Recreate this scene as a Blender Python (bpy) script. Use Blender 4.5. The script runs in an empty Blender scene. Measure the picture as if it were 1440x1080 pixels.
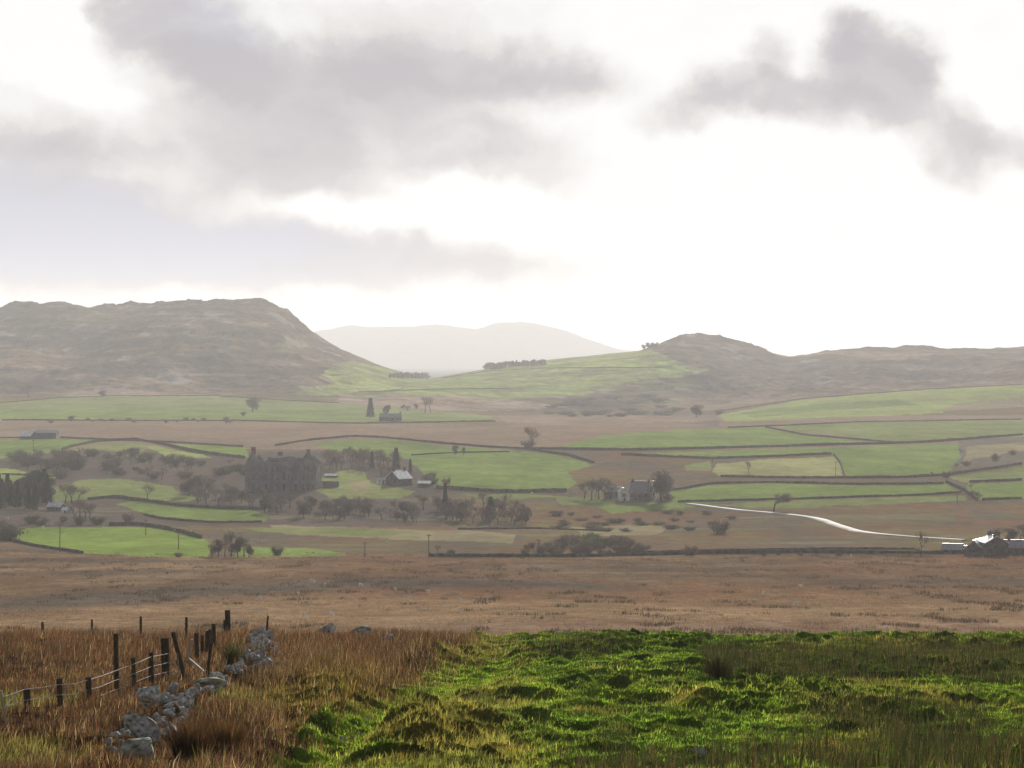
import bpy, math, random
import numpy as np
from mathutils import Vector, Matrix

random.seed(7)
rng = np.random.default_rng(11)
scene = bpy.context.scene
COL = scene.collection
F, HZ, CX, ZC = 3600.0, 500.0, 720.0, 62.0      # lens in photo pixels, eye-level row, centre column, eye height

# ------------------------------------------------------------------ noise
def _grad(ix, iy, seed):
    h = (ix * 374761393 + iy * 668265263 + seed * 1274126177) & 0xffffffff
    h = ((h ^ (h >> 13)) * 1274126177) & 0xffffffff
    h = h ^ (h >> 16)
    a = h * (2 * np.pi / 4294967296.0)
    return np.cos(a), np.sin(a)

def perlin(x, y, seed=0):
    x = np.asarray(x, float); y = np.asarray(y, float)
    xi = np.floor(x).astype(np.int64); yi = np.floor(y).astype(np.int64)
    xf = x - xi; yf = y - yi
    u = xf * xf * xf * (xf * (xf * 6 - 15) + 10); v = yf * yf * yf * (yf * (yf * 6 - 15) + 10)
    def d(ox, oy):
        gx, gy = _grad(xi + ox, yi + oy, seed)
        return gx * (xf - ox) + gy * (yf - oy)
    a = d(0, 0) * (1 - u) + d(1, 0) * u
    b = d(0, 1) * (1 - u) + d(1, 1) * u
    return (a * (1 - v) + b * v) * 1.5

def fbm(x, y, octv=4, seed=0, gain=0.5):
    s = 0; a = 1; t = 0; f = 1.0
    for i in range(octv):
        s = s + a * perlin(x * f + 17.3 * i, y * f - 9.1 * i, seed + i * 7); t += a; a *= gain; f *= 2.03
    return s / t * 1.3

def ridged(x, y, octv=4, seed=0):
    s = 0; a = 1; t = 0; f = 1.0
    for i in range(octv):
        s = s + a * (1 - np.abs(perlin(x * f + 5.7 * i, y * f + 3.3 * i, seed + i * 5)) * 2); t += a; a *= 0.5; f *= 2.1
    return s / t

def sstep(a, b, x):
    t = np.clip((x - a) / (b - a), 0, 1); return t * t * (3 - 2 * t)

# ------------------------------------------------------------------ terrain: drop below the eye
def P(*y): return y
ROWS = [
 (-80, -12.0), (-30, -2.2), (0, 1.75), (25, 4.3), (54, 8.7), (75, 10.16), (100, 11.95), (120, 13.35),
 (130, [(0, 901), (500, 901), (660, 897), (800, 896), (1440, 895)]),
 (145, 17.0), (175, 24.0), (260, 31.6), (330, 36.2), (420, 42.2), (520, 48.8), (620, 54.2), (720, 58.6),
 (790, [(-300, 772), (0, 774), (250, 781), (1440, 780)]),
 (900, 64.2), (1000, 64.7), (1100, 63.0), (1200, 61.0), (1350, 59.2), (1500, 57.0), (1700, 53.8), (1900, 52.8), (2150, 52.0),
 (2400, [(0, 573), (500, 578), (700, 588), (1000, 587), (1200, 575), (1440, 565)]),
 (2600, [(0, 561), (480, 567), (700, 583), (1000, 579), (1150, 561), (1300, 550), (1440, 544)]),
 (2900, [(0, 550), (300, 547), (430, 545), (480, 551), (560, 551), (620, 552), (700, 562), (850, 562), (1000, 566), (1150, 553), (1300, 544), (1440, 537)]),
 (3200, [(0, 520), (200, 505), (330, 493), (400, 503), (450, 518), (490, 529), (560, 541), (620, 543), (700, 539), (850, 530), (950, 528), (1000, 531), (1100, 539), (1200, 530), (1440, 521)]),
 (3600, [(0, 470), (200, 452), (350, 441), (400, 455), (440, 484), (500, 512), (560, 530), (600, 537), (650, 529), (700, 525), (800, 511), (900, 501), (950, 493), (1000, 496), (1050, 505), (1110, 515), (1200, 507), (1300, 502), (1440, 499)]),
 (4000, [(-400, 450), (0, 433), (60, 425), (85, 424), (92, 426), (108, 427), (125, 434), (170, 431), (250, 426), (300, 424), (360, 422), (383, 425), (388, 430), (405, 435), (412, 444), (440, 468), (480, 492), (540, 516), (600, 533), (640, 526), (690, 518), (760, 507), (850, 498), (900, 493), (930, 482), (960, 471), (985, 469), (1010, 474), (1040, 479), (1060, 487), (1090, 497), (1110, 502), (1160, 494), (1210, 489), (1240, 489), (1300, 486), (1330, 491), (1400, 491), (1440, 488), (1900, 480)]),
 (4300, [(-400, 490), (0, 475), (380, 470), (440, 500), (600, 545), (900, 525), (980, 505), (1100, 530), (1440, 520)]),
 (5000, 60.0), (6500, 60.0), (12500, 62.0),
 (14000, [(-400, 500), (440, 492), (500, 488), (700, 486), (800, 495), (900, 503), (1440, 506)]),
 (15000, [(-400, 470), (300, 480), (425, 470), (440, 467), (462, 464), (480, 459.5), (492, 457), (500, 457.5), (540, 460), (575, 458.5), (612, 456.5), (622, 457), (640, 460), (668, 462), (682, 460), (692, 456), (702, 454), (725, 453.5), (752, 455), (770, 459), (790, 463), (830, 478), (870, 491), (930, 497), (1100, 500), (1440, 501)]),
 (16800, 100.0), (32000, 130.0)]
YK = np.array([r[0] for r in ROWS], float)
XS = np.linspace(-1400, 2840, 1061)
TAB = np.zeros((len(ROWS), len(XS)))
for k, (Y, c) in enumerate(ROWS):
    if isinstance(c, list):
        a = np.array(c, float)
        TAB[k] = (np.interp(XS, a[:, 0], a[:, 1]) - HZ) * Y / F
    else:
        TAB[k] = c
ker = np.array([1, 2, 1.]) / 4
for k in range(len(ROWS)):
    TAB[k, 1:-1] = np.convolve(TAB[k], ker, 'valid')

def base_drop(xp, Y):
    xp, Y = np.broadcast_arrays(np.asarray(xp, float), np.asarray(Y, float))
    fx = np.clip((xp - XS[0]) / (XS[1] - XS[0]), 0, len(XS) - 1.001)
    i = fx.astype(int); t = fx - i
    k = np.clip(np.searchsorted(YK, Y, side='right') - 1, 0, len(YK) - 2)
    def g(kk):
        kk = np.clip(kk, 0, len(YK) - 1)
        return TAB[kk, i] * (1 - t) + TAB[kk, i + 1] * t
    d0, d1, d2, d3 = g(k - 1), g(k), g(k + 1), g(k + 2)
    y0, y1, y2, y3 = (YK[np.clip(k + o, 0, len(YK) - 1)] for o in (-1, 0, 1, 2))
    h = y2 - y1
    s = (d2 - d1) / h
    sm = np.where(y1 > y0, (d1 - d0) / np.maximum(y1 - y0, 1e-6), s)
    sp = np.where(y3 > y2, (d3 - d2) / np.maximum(y3 - y2, 1e-6), s)
    lim = lambda a, b: np.where(a * b > 0, 2 * a * b / np.where(np.abs(a + b) < 1e-9, 1, a + b), 0)
    m1, m2 = lim(sm, s) * h, lim(s, sp) * h
    w = np.clip((Y - y1) / h, 0, 1)
    return (2*w**3-3*w**2+1)*d1 + (w**3-2*w**2+w)*m1 + (-2*w**3+3*w**2)*d2 + (w**3-w**2)*m2

def pip(px, py, poly):
    poly = np.asarray(poly, float)
    ins = np.zeros(px.shape, bool)
    m = (px >= poly[:, 0].min()) & (px <= poly[:, 0].max()) & (py >= poly[:, 1].min()) & (py <= poly[:, 1].max())
    if not m.any(): return ins
    x, y = px[m], py[m]; r = np.zeros(x.shape, bool)
    n = len(poly)
    for a in range(n):
        x1, y1 = poly[a]; x2, y2 = poly[(a + 1) % n]
        c = (y1 > y) != (y2 > y)
        with np.errstate(divide='ignore', invalid='ignore'):
            r ^= c & (x < (x2 - x1) * (y - y1) / (y2 - y1 + 1e-12) + x1)
    ins[m] = r
    return ins

def seg_dist(px, py, line):
    d = np.full(np.shape(px), 1e9); s = np.zeros(np.shape(px)); acc = 0
    for (x1, y1), (x2, y2) in zip(line[:-1], line[1:]):
        L2 = (x2 - x1) ** 2 + (y2 - y1) ** 2
        t = np.clip(((px - x1) * (x2 - x1) + (py - y1) * (y2 - y1)) / L2, 0, 1)
        dd = np.hypot(px - x1 - t * (x2 - x1), py - y1 - t * (y2 - y1))
        d = np.minimum(d, dd)
    return d

# ---- foreground land cover, on the ground plane of the near slope
def plane_drop(Y): return base_drop(CX, Y)
def fg_xy(X, Y):
    Yc = np.maximum(Y, 20.0)
    D = base_drop(CX + F * X / np.maximum(Yc, 54), Yc)
    return CX + F * X / Yc, HZ + F * D / Yc
Z_BROWN = [(-900, 860), (450, 870), (560, 894), (650, 890), (668, 903), (610, 925), (590, 950), (545, 968), (500, 985), (450, 1010), (405, 1050), (385, 1075), (350, 1130), (300, 1400), (-900, 1400)]
PATH = [(360, 1120), (415, 1075), (480, 1048), (520, 1015), (560, 985), (605, 962), (650, 948), (700, 930)]
WALLLINE = [(140, 1090), (165, 1072), (205, 1045), (235, 1015), (260, 992), (300, 972), (350, 950), (372, 920), (362, 900)]
def zones(X, Y):
    """weights: brown rush, path green, olive, dark rush band, yellow, bright green"""
    x, y = fg_xy(X, Y)
    wob = fbm(X / 3.0, Y / 5.0, 3, 5) * 26
    wy = fbm(X / 3.0, Y / 5.0, 3, 9) * 14
    xw, yw = x + wob, y + wy
    z = {}
    z['brown'] = pip(xw, yw, Z_BROWN).astype(float)
    pd = seg_dist(xw, yw * 1.0, PATH)
    z['path'] = (pd < 17 + (yw - 930) * 0.10).astype(float)
    n1 = fbm(X / 2.2, Y / 5.5, 4, 21); n2 = fbm(X / 3.5 + 40, Y / 7.0, 4, 22)
    z['olive'] = sstep(-0.1, 0.15, 0.5 - np.abs(x - 640) / 190 + n1 * 0.6) * (1 - z['path'])
    z['olive'] = np.maximum(z['olive'], sstep(0.05, 0.25, n2 - 0.22 + (x - 1000) / 2200 + (y - 960) / 700))
    band = sstep(905, 916, yw) * (1 - sstep(948, 962, yw)) * sstep(985, 1000, xw)
    low = sstep(985, 1015, yw) * sstep(1080, 1260, xw + 0.6 * (y - 1000)) * sstep(-0.35, 0.1, n1)
    low2 = sstep(1045, 1070, yw) * sstep(760, 800, xw) * sstep(-0.05, 0.15, n2) * 0.8
    mid = sstep(903, 909, yw) * (1 - sstep(920, 930, yw)) * sstep(735, 760, xw) * (1 - sstep(850, 880, xw))
    z['rush'] = np.clip(np.maximum(np.maximum(band, low), np.maximum(low2, mid)), 0, 1) * (1 - z['path'])
    yel = np.exp(-((yw - 912) / 6.0) ** 2) * sstep(1020, 1080, xw) + np.exp(-((yw - 972) / 12.0) ** 2 - ((xw - 1180) / 120.0) ** 2)
    yel = yel + np.exp(-((yw - 992) / 8.0) ** 2 - ((xw - 965) / 40.0) ** 2) + np.exp(-((yw - 1055) / 18.0) ** 2 - ((xw - 620) / 140.0) ** 2) * 0.8
    yel = yel + np.exp(-((yw - 985) / 22.0) ** 2 - ((xw - 470) / 60.0) ** 2) * 0.9
    z['yellow'] = np.clip(yel * (0.75 + n1), 0, 1)
    return x, y, z

def hummock(X, Y):
    """relief of the near slope in metres"""
    x, y = fg_xy(X, Y)
    brown = pip(x, y, Z_BROWN).astype(float)
    pd = seg_dist(x, y, PATH)
    path = 1 - sstep(4, 46, pd)
    wx = X + fbm(X / 4, Y / 4, 2, 31) * 1.5; wy = Y + fbm(X / 4, Y / 4, 2, 32) * 2.0
    b = 1 - np.abs(perlin(wx / 1.9, wy / 2.9, 41)) * 2.6
    b = np.clip(b, 0, 1)
    c = np.clip(fbm(wx / 1.3, wy / 1.7, 3, 43), -0.6, 1)
    patch = sstep(-0.3, 0.3, fbm(X / 9.0, Y / 14.0, 2, 47))
    h = (b - 0.5) * 0.48 * (0.35 + 0.65 * patch) + c * 0.34 * (0.5 + 0.5 * patch)
    h = h * (1 - 0.55 * brown) * (1 - 0.55 * path)
    h = h - 0.32 * path                                     # sunk green track
    h = h + 0.75 * np.exp(-(((x - 575) / 75) ** 2 + ((y - 1040) / 34) ** 2)) * (1 - path)      # mound beside it
    h = h + 0.55 * np.exp(-(((x - 470) / 60) ** 2 + ((y - 972) / 16) ** 2)) * (1 - path)
    h = h + 0.55 * np.exp(-(((x - 600) / 30) ** 2 + ((y - 928) / 9) ** 2))
    h = h + 0.35 * np.exp(-(((x - 985) / 30) ** 2 + ((y - 992) / 7) ** 2))
    wd = seg_dist(x, y, WALLLINE)
    h = h + 0.4 * np.exp(-(wd / 16) ** 2)
    fade = sstep(20, 46, Y) * (1 - sstep(136, 150, Y))
    return h * fade + fbm(X / 0.5, Y / 0.6, 2, 53) * 0.05 * fade

def far_relief(X, Y):
    """extra height in metres beyond the near slope"""
    h = fbm(X / 38, Y / 60, 3, 61) * 0.5 * sstep(260, 420, Y) * (1 - sstep(780, 900, Y))
    fld = sstep(860, 1000, Y) * (1 - sstep(2350, 2700, Y))
    h = h + fld * (fbm(X / 120, Y / 190, 2, 63) * 1.7 + fbm(X / 30, Y / 60, 3, 64) * 0.22)
    hill = sstep(2650, 3100, Y) * (1 - sstep(4100, 4400, Y))
    crest = np.exp(-((Y - 4000) / 160.0) ** 2)
    xp = CX + F * X / Y
    cg = fbm(X / 55, Y / 70, 3, 79) * 3.2
    stepc = np.floor(cg) + sstep(.35, .65, cg - np.floor(cg))
    h = h + np.exp(-((Y - 3960) / 130.0) ** 2) * stepc * 2.6 * (1 - sstep(420, 440, xp) + .6 * sstep(935, 960, xp) * (1 - sstep(1080, 1110, xp)))
    soft = sstep(430, 560, xp) * (1 - sstep(880, 960, xp))      # the smooth green saddle
    rough = (ridged(X / 230, Y / 420, 5, 71) - 0.55) * 20 + fbm(X / 60, Y / 120, 3, 72) * 4.0
    st = fbm(X / 300, Y / 500, 3, 75) * 0.5
    led = np.abs(np.modf((base_drop(xp, Y) + 300) / 15.0 + st)[0] - 0.5) * 7.0
    crw = np.exp(-(np.maximum(3980 - Y, 0) / 420.0) ** 2)
    h = h + hill * (1 - 0.92 * crw) * (1 - 0.8 * soft) * (rough + led)
    h = h + crest * (np.maximum(fbm(X / 34, Y / 80, 4, 73), -.25) * 4.4) * (1 - 0.85 * soft)
    mt = sstep(12800, 13800, Y) * (1 - sstep(15200, 16500, Y))
    h = h + mt * fbm(X / 620, Y / 1100, 4, 77) * 22 * (1 - 0.9 * np.exp(-((Y - 15000) / 450.0) ** 2)) + mt * (fbm(X / 130, Y / 350, 4, 78) * 9.0)
    return h

def height(X, Y):
    X = np.asarray(X, float); Y = np.asarray(Y, float)
    xp = CX + F * X / np.maximum(Y, 54.0)
    z = ZC - base_drop(xp, Y)
    near = Y < 150
    return z + np.where(near, hummock(X, np.minimum(Y, 150)), far_relief(X, np.maximum(Y, 150)))

def at(x, y, ymin=300.0, ymax=4200.0):
    """ground point seen at photo pixel (x, y), beyond ymin"""
    Ys = np.concatenate([np.arange(ymin, min(ymax, 900), 1.5), np.arange(max(900, ymin), ymax, 4.0)])
    Xs = (x - CX) / F * Ys
    z = height(Xs, Ys)
    yi = HZ + F * (ZC - z) / Ys
    k = np.argmax(yi <= y) if (yi <= y).any() else int(np.argmin(yi))
    return Vector((Xs[k], Ys[k], z[k]))

def near_at(x, y):
    Ys = np.arange(44, 134, 0.25)
    D = base_drop(x, Ys)
    yi = HZ + F * D / Ys
    k = int(np.argmin(np.abs(yi - y)))
    X = (x - CX) / F * Ys[k]
    return Vector((X, Ys[k], float(height(np.array([X]), np.array([Ys[k]]))[0])))

def gz(X, Y): return float(height(np.array([X]), np.array([Y]))[0])

# ------------------------------------------------------------------ materials
def new_mat(name):
    m = bpy.data.materials.new(name); m.use_nodes = True
    nt = m.node_tree; nt.nodes.clear()
    out = nt.nodes.new('ShaderNodeOutputMaterial')
    return m, nt, out

def simple_mat(name, c1, c2, scale=3.0, rough=0.85, detail=6, bump=0.0, metallic=0.0, stretch=(1, 1, 1), spread=(0.35, 0.65), rand=0.0, spec=0.3, obj_coord=True):
    m, nt, out = new_mat(name)
    N, L = nt.nodes.new, nt.links.new
    tc = N('ShaderNodeTexCoord'); mp = N('ShaderNodeMapping'); mp.inputs['Scale'].default_value = stretch
    L(tc.outputs['Object'], mp.inputs['Vector'])
    nz = N('ShaderNodeTexNoise'); nz.inputs['Scale'].default_value = scale; nz.inputs['Detail'].default_value = detail
    L(mp.outputs[0], nz.inputs['Vector'])
    cr = N('ShaderNodeValToRGB'); cr.color_ramp.elements[0].position = spread[0]; cr.color_ramp.elements[1].position = spread[1]
    cr.color_ramp.elements[0].color = (*c1, 1); cr.color_ramp.elements[1].color = (*c2, 1)
    L(nz.outputs['Fac'], cr.inputs['Fac'])
    b = N('ShaderNodeBsdfPrincipled'); b.inputs['Roughness'].default_value = rough; b.inputs['Metallic'].default_value = metallic
    b.inputs['Specular IOR Level'].default_value = 0.0 if rough >= 0.9 else spec
    col = cr.outputs['Color']
    if rand:
        oi = N('ShaderNodeObjectInfo'); mr = N('ShaderNodeMapRange')
        mr.inputs['To Min'].default_value = 1 - rand; mr.inputs['To Max'].default_value = 1 + rand
        L(oi.outputs['Random'], mr.inputs['Value'])
        hv = N('ShaderNodeHueSaturation'); L(mr.outputs[0], hv.inputs['Value']); L(col, hv.inputs['Color']); col = hv.outputs['Color']
    L(col, b.inputs['Base Color'])
    if bump:
        bp = N('ShaderNodeBump'); bp.inputs['Strength'].default_value = bump; bp.inputs['Distance'].default_value = 0.1
        L(nz.outputs['Fac'], bp.inputs['Height']); L(bp.outputs[0], b.inputs['Normal'])
    L(b.outputs[0], out.inputs['Surface'])
    return m

def ground_mat(name, scales, bump_scale, bump, amt=0.35, stretch=(1, 0.5, 1)):
    """land cover comes from the mesh attribute 'cover'; noise breaks it up"""
    m, nt, out = new_mat(name)
    N, L = nt.nodes.new, nt.links.new
    at_ = N('ShaderNodeAttribute'); at_.attribute_name = 'cover'
    tc = N('ShaderNodeTexCoord'); mp = N('ShaderNodeMapping'); mp.inputs['Scale'].default_value = stretch
    L(tc.outputs['Object'], mp.inputs['Vector'])
    val = None
    for s in scales:
        nz = N('ShaderNodeTexNoise'); nz.inputs['Scale'].default_value = s; nz.inputs['Detail'].default_value = 5; nz.inputs['Roughness'].default_value = 0.6
        L(mp.outputs[0], nz.inputs['Vector'])
        mr = N('ShaderNodeMapRange'); mr.inputs['From Min'].default_value = 0.3; mr.inputs['From Max'].default_value = 0.7
        mr.inputs['To Min'].default_value = 1 - amt; mr.inputs['To Max'].default_value = 1 + amt
        L(nz.outputs['Fac'], mr.inputs['Value'])
        if val is None: val = mr.outputs[0]
        else:
            mu = N('ShaderNodeMath'); mu.operation = 'MULTIPLY'; L(val, mu.inputs[0]); L(mr.outputs[0], mu.inputs[1]); val = mu.outputs[0]
    hv = N('ShaderNodeHueSaturation'); L(at_.outputs['Color'], hv.inputs['Color']); L(val, hv.inputs['Value'])
    b = N('ShaderNodeBsdfDiffuse'); b.inputs['Roughness'].default_value = 0.3
    L(hv.outputs['Color'], b.inputs['Color'])
    nz = N('ShaderNodeTexNoise'); nz.inputs['Scale'].default_value = bump_scale; nz.inputs['Detail'].default_value = 6
    L(mp.outputs[0], nz.inputs['Vector'])
    bp = N('ShaderNodeBump'); bp.inputs['Strength'].default_value = bump; bp.inputs['Distance'].default_value = 1.0 / bump_scale
    L(nz.outputs['Fac'], bp.inputs['Height']); L(bp.outputs[0], b.inputs['Normal'])
    L(b.outputs[0], out.inputs['Surface'])
    return m

def blade_mat(name, trans=0.45, gloss=0.06):
    m, nt, out = new_mat(name)
    N, L = nt.nodes.new, nt.links.new
    a = N('ShaderNodeAttribute'); a.attribute_name = 'cover'
    d = N('ShaderNodeBsdfDiffuse'); t = N('ShaderNodeBsdfTranslucent'); g = N('ShaderNodeBsdfGlossy'); g.inputs['Roughness'].default_value = 0.45
    L(a.outputs['Color'], d.inputs['Color']); L(a.outputs['Color'], t.inputs['Color'])
    m1 = N('ShaderNodeMixShader'); m1.inputs[0].default_value = trans; L(d.outputs[0], m1.inputs[1]); L(t.outputs[0], m1.inputs[2])
    m2 = N('ShaderNodeMixShader'); m2.inputs[0].default_value = gloss; L(m1.outputs[0], m2.inputs[1]); L(g.outputs[0], m2.inputs[2])
    L(m2.outputs[0], out.inputs['Surface'])
    return m

def leaf_mat(name, c1, c2, trans=0.25, rand=0.25):
    m, nt, out = new_mat(name)
    N, L = nt.nodes.new, nt.links.new
    gi = N('ShaderNodeNewGeometry'); oi = N('ShaderNodeObjectInfo')
    mx = N('ShaderNodeMix'); mx.data_type = 'RGBA'; mx.inputs['A'].default_value = (*c1, 1); mx.inputs['B'].default_value = (*c2, 1)
    L(gi.outputs['Random Per Island'], mx.inputs['Factor'])
    mr = N('ShaderNodeMapRange'); mr.inputs['To Min'].default_value = 1 - rand; mr.inputs['To Max'].default_value = 1 + rand; L(oi.outputs['Random'], mr.inputs['Value'])
    hv = N('ShaderNodeHueSaturation'); L(mr.outputs[0], hv.inputs['Value']); L(mx.outputs['Result'], hv.inputs['Color'])
    d = N('ShaderNodeBsdfDiffuse'); t = N('ShaderNodeBsdfTranslucent')
    L(hv.outputs[0], d.inputs['Color']); L(hv.outputs[0], t.inputs['Color'])
    m1 = N('ShaderNodeMixShader'); m1.inputs[0].default_value = trans; L(d.outputs[0], m1.inputs[1]); L(t.outputs[0], m1.inputs[2])
    L(m1.outputs[0], out.inputs['Surface'])
    return m

M = {}
M['near'] = ground_mat('soil_and_turf', [1.2, 6.0], 9.0, 0.5, 0.3, (1, 0.8, 1))
M['moor'] = ground_mat('moor_grass_cover', [0.05, 0.45], 0.8, 0.6, 0.28)
M['field'] = ground_mat('field_cover', [0.02, 0.2], 0.4, 0.3, 0.16)
M['hill'] = ground_mat('hill_cover', [0.012, 0.07], 0.05, 0.5, 0.34, (1, 0.6, 1.6))
M['blade'] = blade_mat('grass_blade', 0.5, 0.0)
M['rush'] = blade_mat('rush_blade', 0.35, 0.0)
M['moorblade'] = blade_mat('moor_blade', 0.2, 0.0)
M['rock'] = simple_mat('lichened_stone', (0.12, 0.122, 0.125), (0.78, 0.77, 0.75), 5.0, 0.9, 12, 0.9, spread=(.32, .62), rand=0.3)
M['mossrock'] = simple_mat('mossy_stone', (0.10, 0.11, 0.05), (0.45, 0.45, 0.41), 3.0, 0.9, 9, 0.8, rand=0.3)
M['wood'] = simple_mat('weathered_post', (0.04, 0.032, 0.022), (0.12, 0.09, 0.062), 6.0, 0.9, 6, 0.5, stretch=(5, 5, 0.7))
M['palewood'] = simple_mat('bleached_wood', (0.3, 0.27, 0.23), (0.55, 0.5, 0.44), 6.0, 0.8, 6, 0.3, stretch=(5, 5, 0.7))
M['wire'] = simple_mat('galvanised_wire', (0.3, 0.285, 0.265), (0.5, 0.475, 0.44), 5.0, 0.95, 2)
M['wallstone'] = simple_mat('field_wall_stone', (0.05, 0.048, 0.034), (0.13, 0.12, 0.09), 0.5, 0.95, 6, 0.6, rand=0.2)
M['ruin'] = simple_mat('ruin_stone', (0.15, 0.138, 0.15), (0.25, 0.235, 0.245), 0.25, 0.95, 8, 0.2)
M['redbrick'] = simple_mat('red_brick', (0.16, 0.06, 0.05), (0.22, 0.09, 0.07), 1.0, 0.95)
M['stonewall'] = simple_mat('rubble_house_wall', (0.07, 0.065, 0.06), (0.16, 0.15, 0.14), 1.0, 0.95, 8, 0.5)
M['white'] = simple_mat('whitewash', (0.74, 0.73, 0.71), (0.85, 0.84, 0.82), 1.0, 0.8)
M['slate'] = simple_mat('wet_slate', (0.2, 0.195, 0.23), (0.28, 0.275, 0.31), 1.0, 0.5, 6, 0.2, spec=0.5)
M['tin'] = simple_mat('wet_tin_roof', (0.5, 0.5, 0.52), (0.72, 0.72, 0.73), 0.6, 0.33, 4, 0.1, metallic=0.5, spec=0.8)
M['darktin'] = simple_mat('dark_sheet_wall', (0.035, 0.037, 0.045), (0.07, 0.07, 0.085), 0.6, 0.6)
M['glass'] = simple_mat('dark_window', (0.01, 0.011, 0.013), (0.03, 0.03, 0.034), 1.0, 0.15, spec=0.5)
M['track'] = simple_mat('wet_track_glare', (0.24, 0.23, 0.215), (0.6, 0.58, 0.55), 0.05, 0.85, 4, 0.2, spec=0.012)  # wet glare put into the patchy pale colour; surface itself nearly matte
M['bark'] = simple_mat('bark', (0.03, 0.026, 0.022), (0.075, 0.066, 0.056), 2.0, 0.95, rand=0.2)
M['twig'] = leaf_mat('bare_twigs', (0.075, 0.062, 0.054), (0.15, 0.12, 0.1), 0.15)
M['twigred'] = leaf_mat('russet_twigs', (0.09, 0.058, 0.044), (0.18, 0.112, 0.085), 0.15)
M['needle'] = leaf_mat('conifer_needles', (0.018, 0.028, 0.014), (0.04, 0.052, 0.026), 0.15)
M['leaf'] = leaf_mat('evergreen_leaves', (0.035, 0.045, 0.02), (0.075, 0.085, 0.04), 0.2)
M['gorse'] = leaf_mat('scrub_leaves', (0.085, 0.075, 0.042), (0.16, 0.135, 0.078), 0.2)
M['wool'] = simple_mat('wool', (0.75, 0.73, 0.68), (0.86, 0.84, 0.8), 8.0, 0.95)

# ------------------------------------------------------------------ mesh helpers
def link(name, me, mat, parent=None):
    o = bpy.data.objects.new(name, me); COL.objects.link(o)
    if mat is not None and len(me.materials) == 0: me.materials.append(mat)
    if parent is not None: o.parent = parent
    return o

def np_mesh(name, V, faces, cover=None, smooth=False):
    V = np.asarray(V, np.float32); faces = np.asarray(faces, np.int32)
    me = bpy.data.meshes.new(name)
    n, k = faces.shape
    me.vertices.add(len(V)); me.vertices.foreach_set('co', V.ravel())
    me.loops.add(n * k); me.loops.foreach_set('vertex_index', faces.ravel())
    me.polygons.add(n)
    me.polygons.foreach_set('loop_start', np.arange(0, n * k, k, dtype=np.int32))
    me.polygons.foreach_set('loop_total', np.full(n, k, np.int32))
    if smooth: me.polygons.foreach_set('use_smooth', np.ones(n, bool))
    if cover is not None:
        c = np.ones((len(V), 4), np.float32); c[:, :3] = cover
        a = me.color_attributes.new('cover', 'FLOAT_COLOR', 'POINT'); a.data.foreach_set('color', c.ravel())
    me.update(calc_edges=True)
    return me

class MB:
    def __init__(s): s.v = []; s.f = []
    def add(s, vs, fs):
        b = len(s.v); s.v += [tuple(v) for v in vs]; s.f += [tuple(b + i for i in f) for f in fs]
    def box(s, c, d, rz=0.0, R=None):
        R = R or Matrix.Rotation(rz, 3, 'Z'); c = Vector(c); hx, hy, hz = d[0] / 2, d[1] / 2, d[2] / 2
        s.add([c + R @ Vector((x, y, z)) for z in (-hz, hz) for y in (-hy, hy) for x in (-hx, hx)],
              [(0, 2, 3, 1), (4, 5, 7, 6), (0, 1, 5, 4), (2, 6, 7, 3), (0, 4, 6, 2), (1, 3, 7, 5)])
    def prism(s, prof, axis_len, R, c):
        """profile in local XZ, extruded along local Y (centred)"""
        n = len(prof); c = Vector(c); h = axis_len / 2
        vs = [c + R @ Vector((x, -h, z)) for x, z in prof] + [c + R @ Vector((x, h, z)) for x, z in prof]
        s.add(vs, [tuple(range(n)), tuple(range(2 * n - 1, n - 1, -1))] + [(i, i + n, (i + 1) % n + n, (i + 1) % n) for i in range(n)])
    def tube(s, p, q, r0, r1, n=6, cap=True):
        p = Vector(p); q = Vector(q); a = (q - p).normalized()
        u = a.orthogonal().normalized(); w = a.cross(u)
        vs = [p + (u * math.cos(2 * math.pi * i / n) + w * math.sin(2 * math.pi * i / n)) * r0 for i in range(n)]
        vs += [q + (u * math.cos(2 * math.pi * i / n) + w * math.sin(2 * math.pi * i / n)) * r1 for i in range(n)]
        fs = [(i, (i + 1) % n, (i + 1) % n + n, i + n) for i in range(n)]
        if cap: fs += [tuple(range(n - 1, -1, -1)), tuple(range(n, 2 * n))]
        s.add(vs, fs)
    def path(s, pts, r, n=5):
        for a, b in zip(pts[:-1], pts[1:]): s.tube(a, b, r, r, n, False)
    def mesh(s, name):
        me = bpy.data.meshes.new(name); me.from_pydata(s.v, [], s.f); me.update(); return me
    def build(s, name, mat, parent=None): return link(name, s.mesh(name), mat, parent)

def tag(o, label=None, cat=None, group=None, kind=None):
    if label: o['label'] = label
    if cat: o['category'] = cat
    if group: o['group'] = group
    if kind: o['kind'] = kind
    return o
def empty(name, loc, label, cat, group=None, rz=0.0):
    o = bpy.data.objects.new(name, None); COL.objects.link(o); o.location = loc; o.rotation_euler = (0, 0, rz)
    return tag(o, label, cat, group)
def structure(o): o['kind'] = 'structure'; return o
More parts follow.
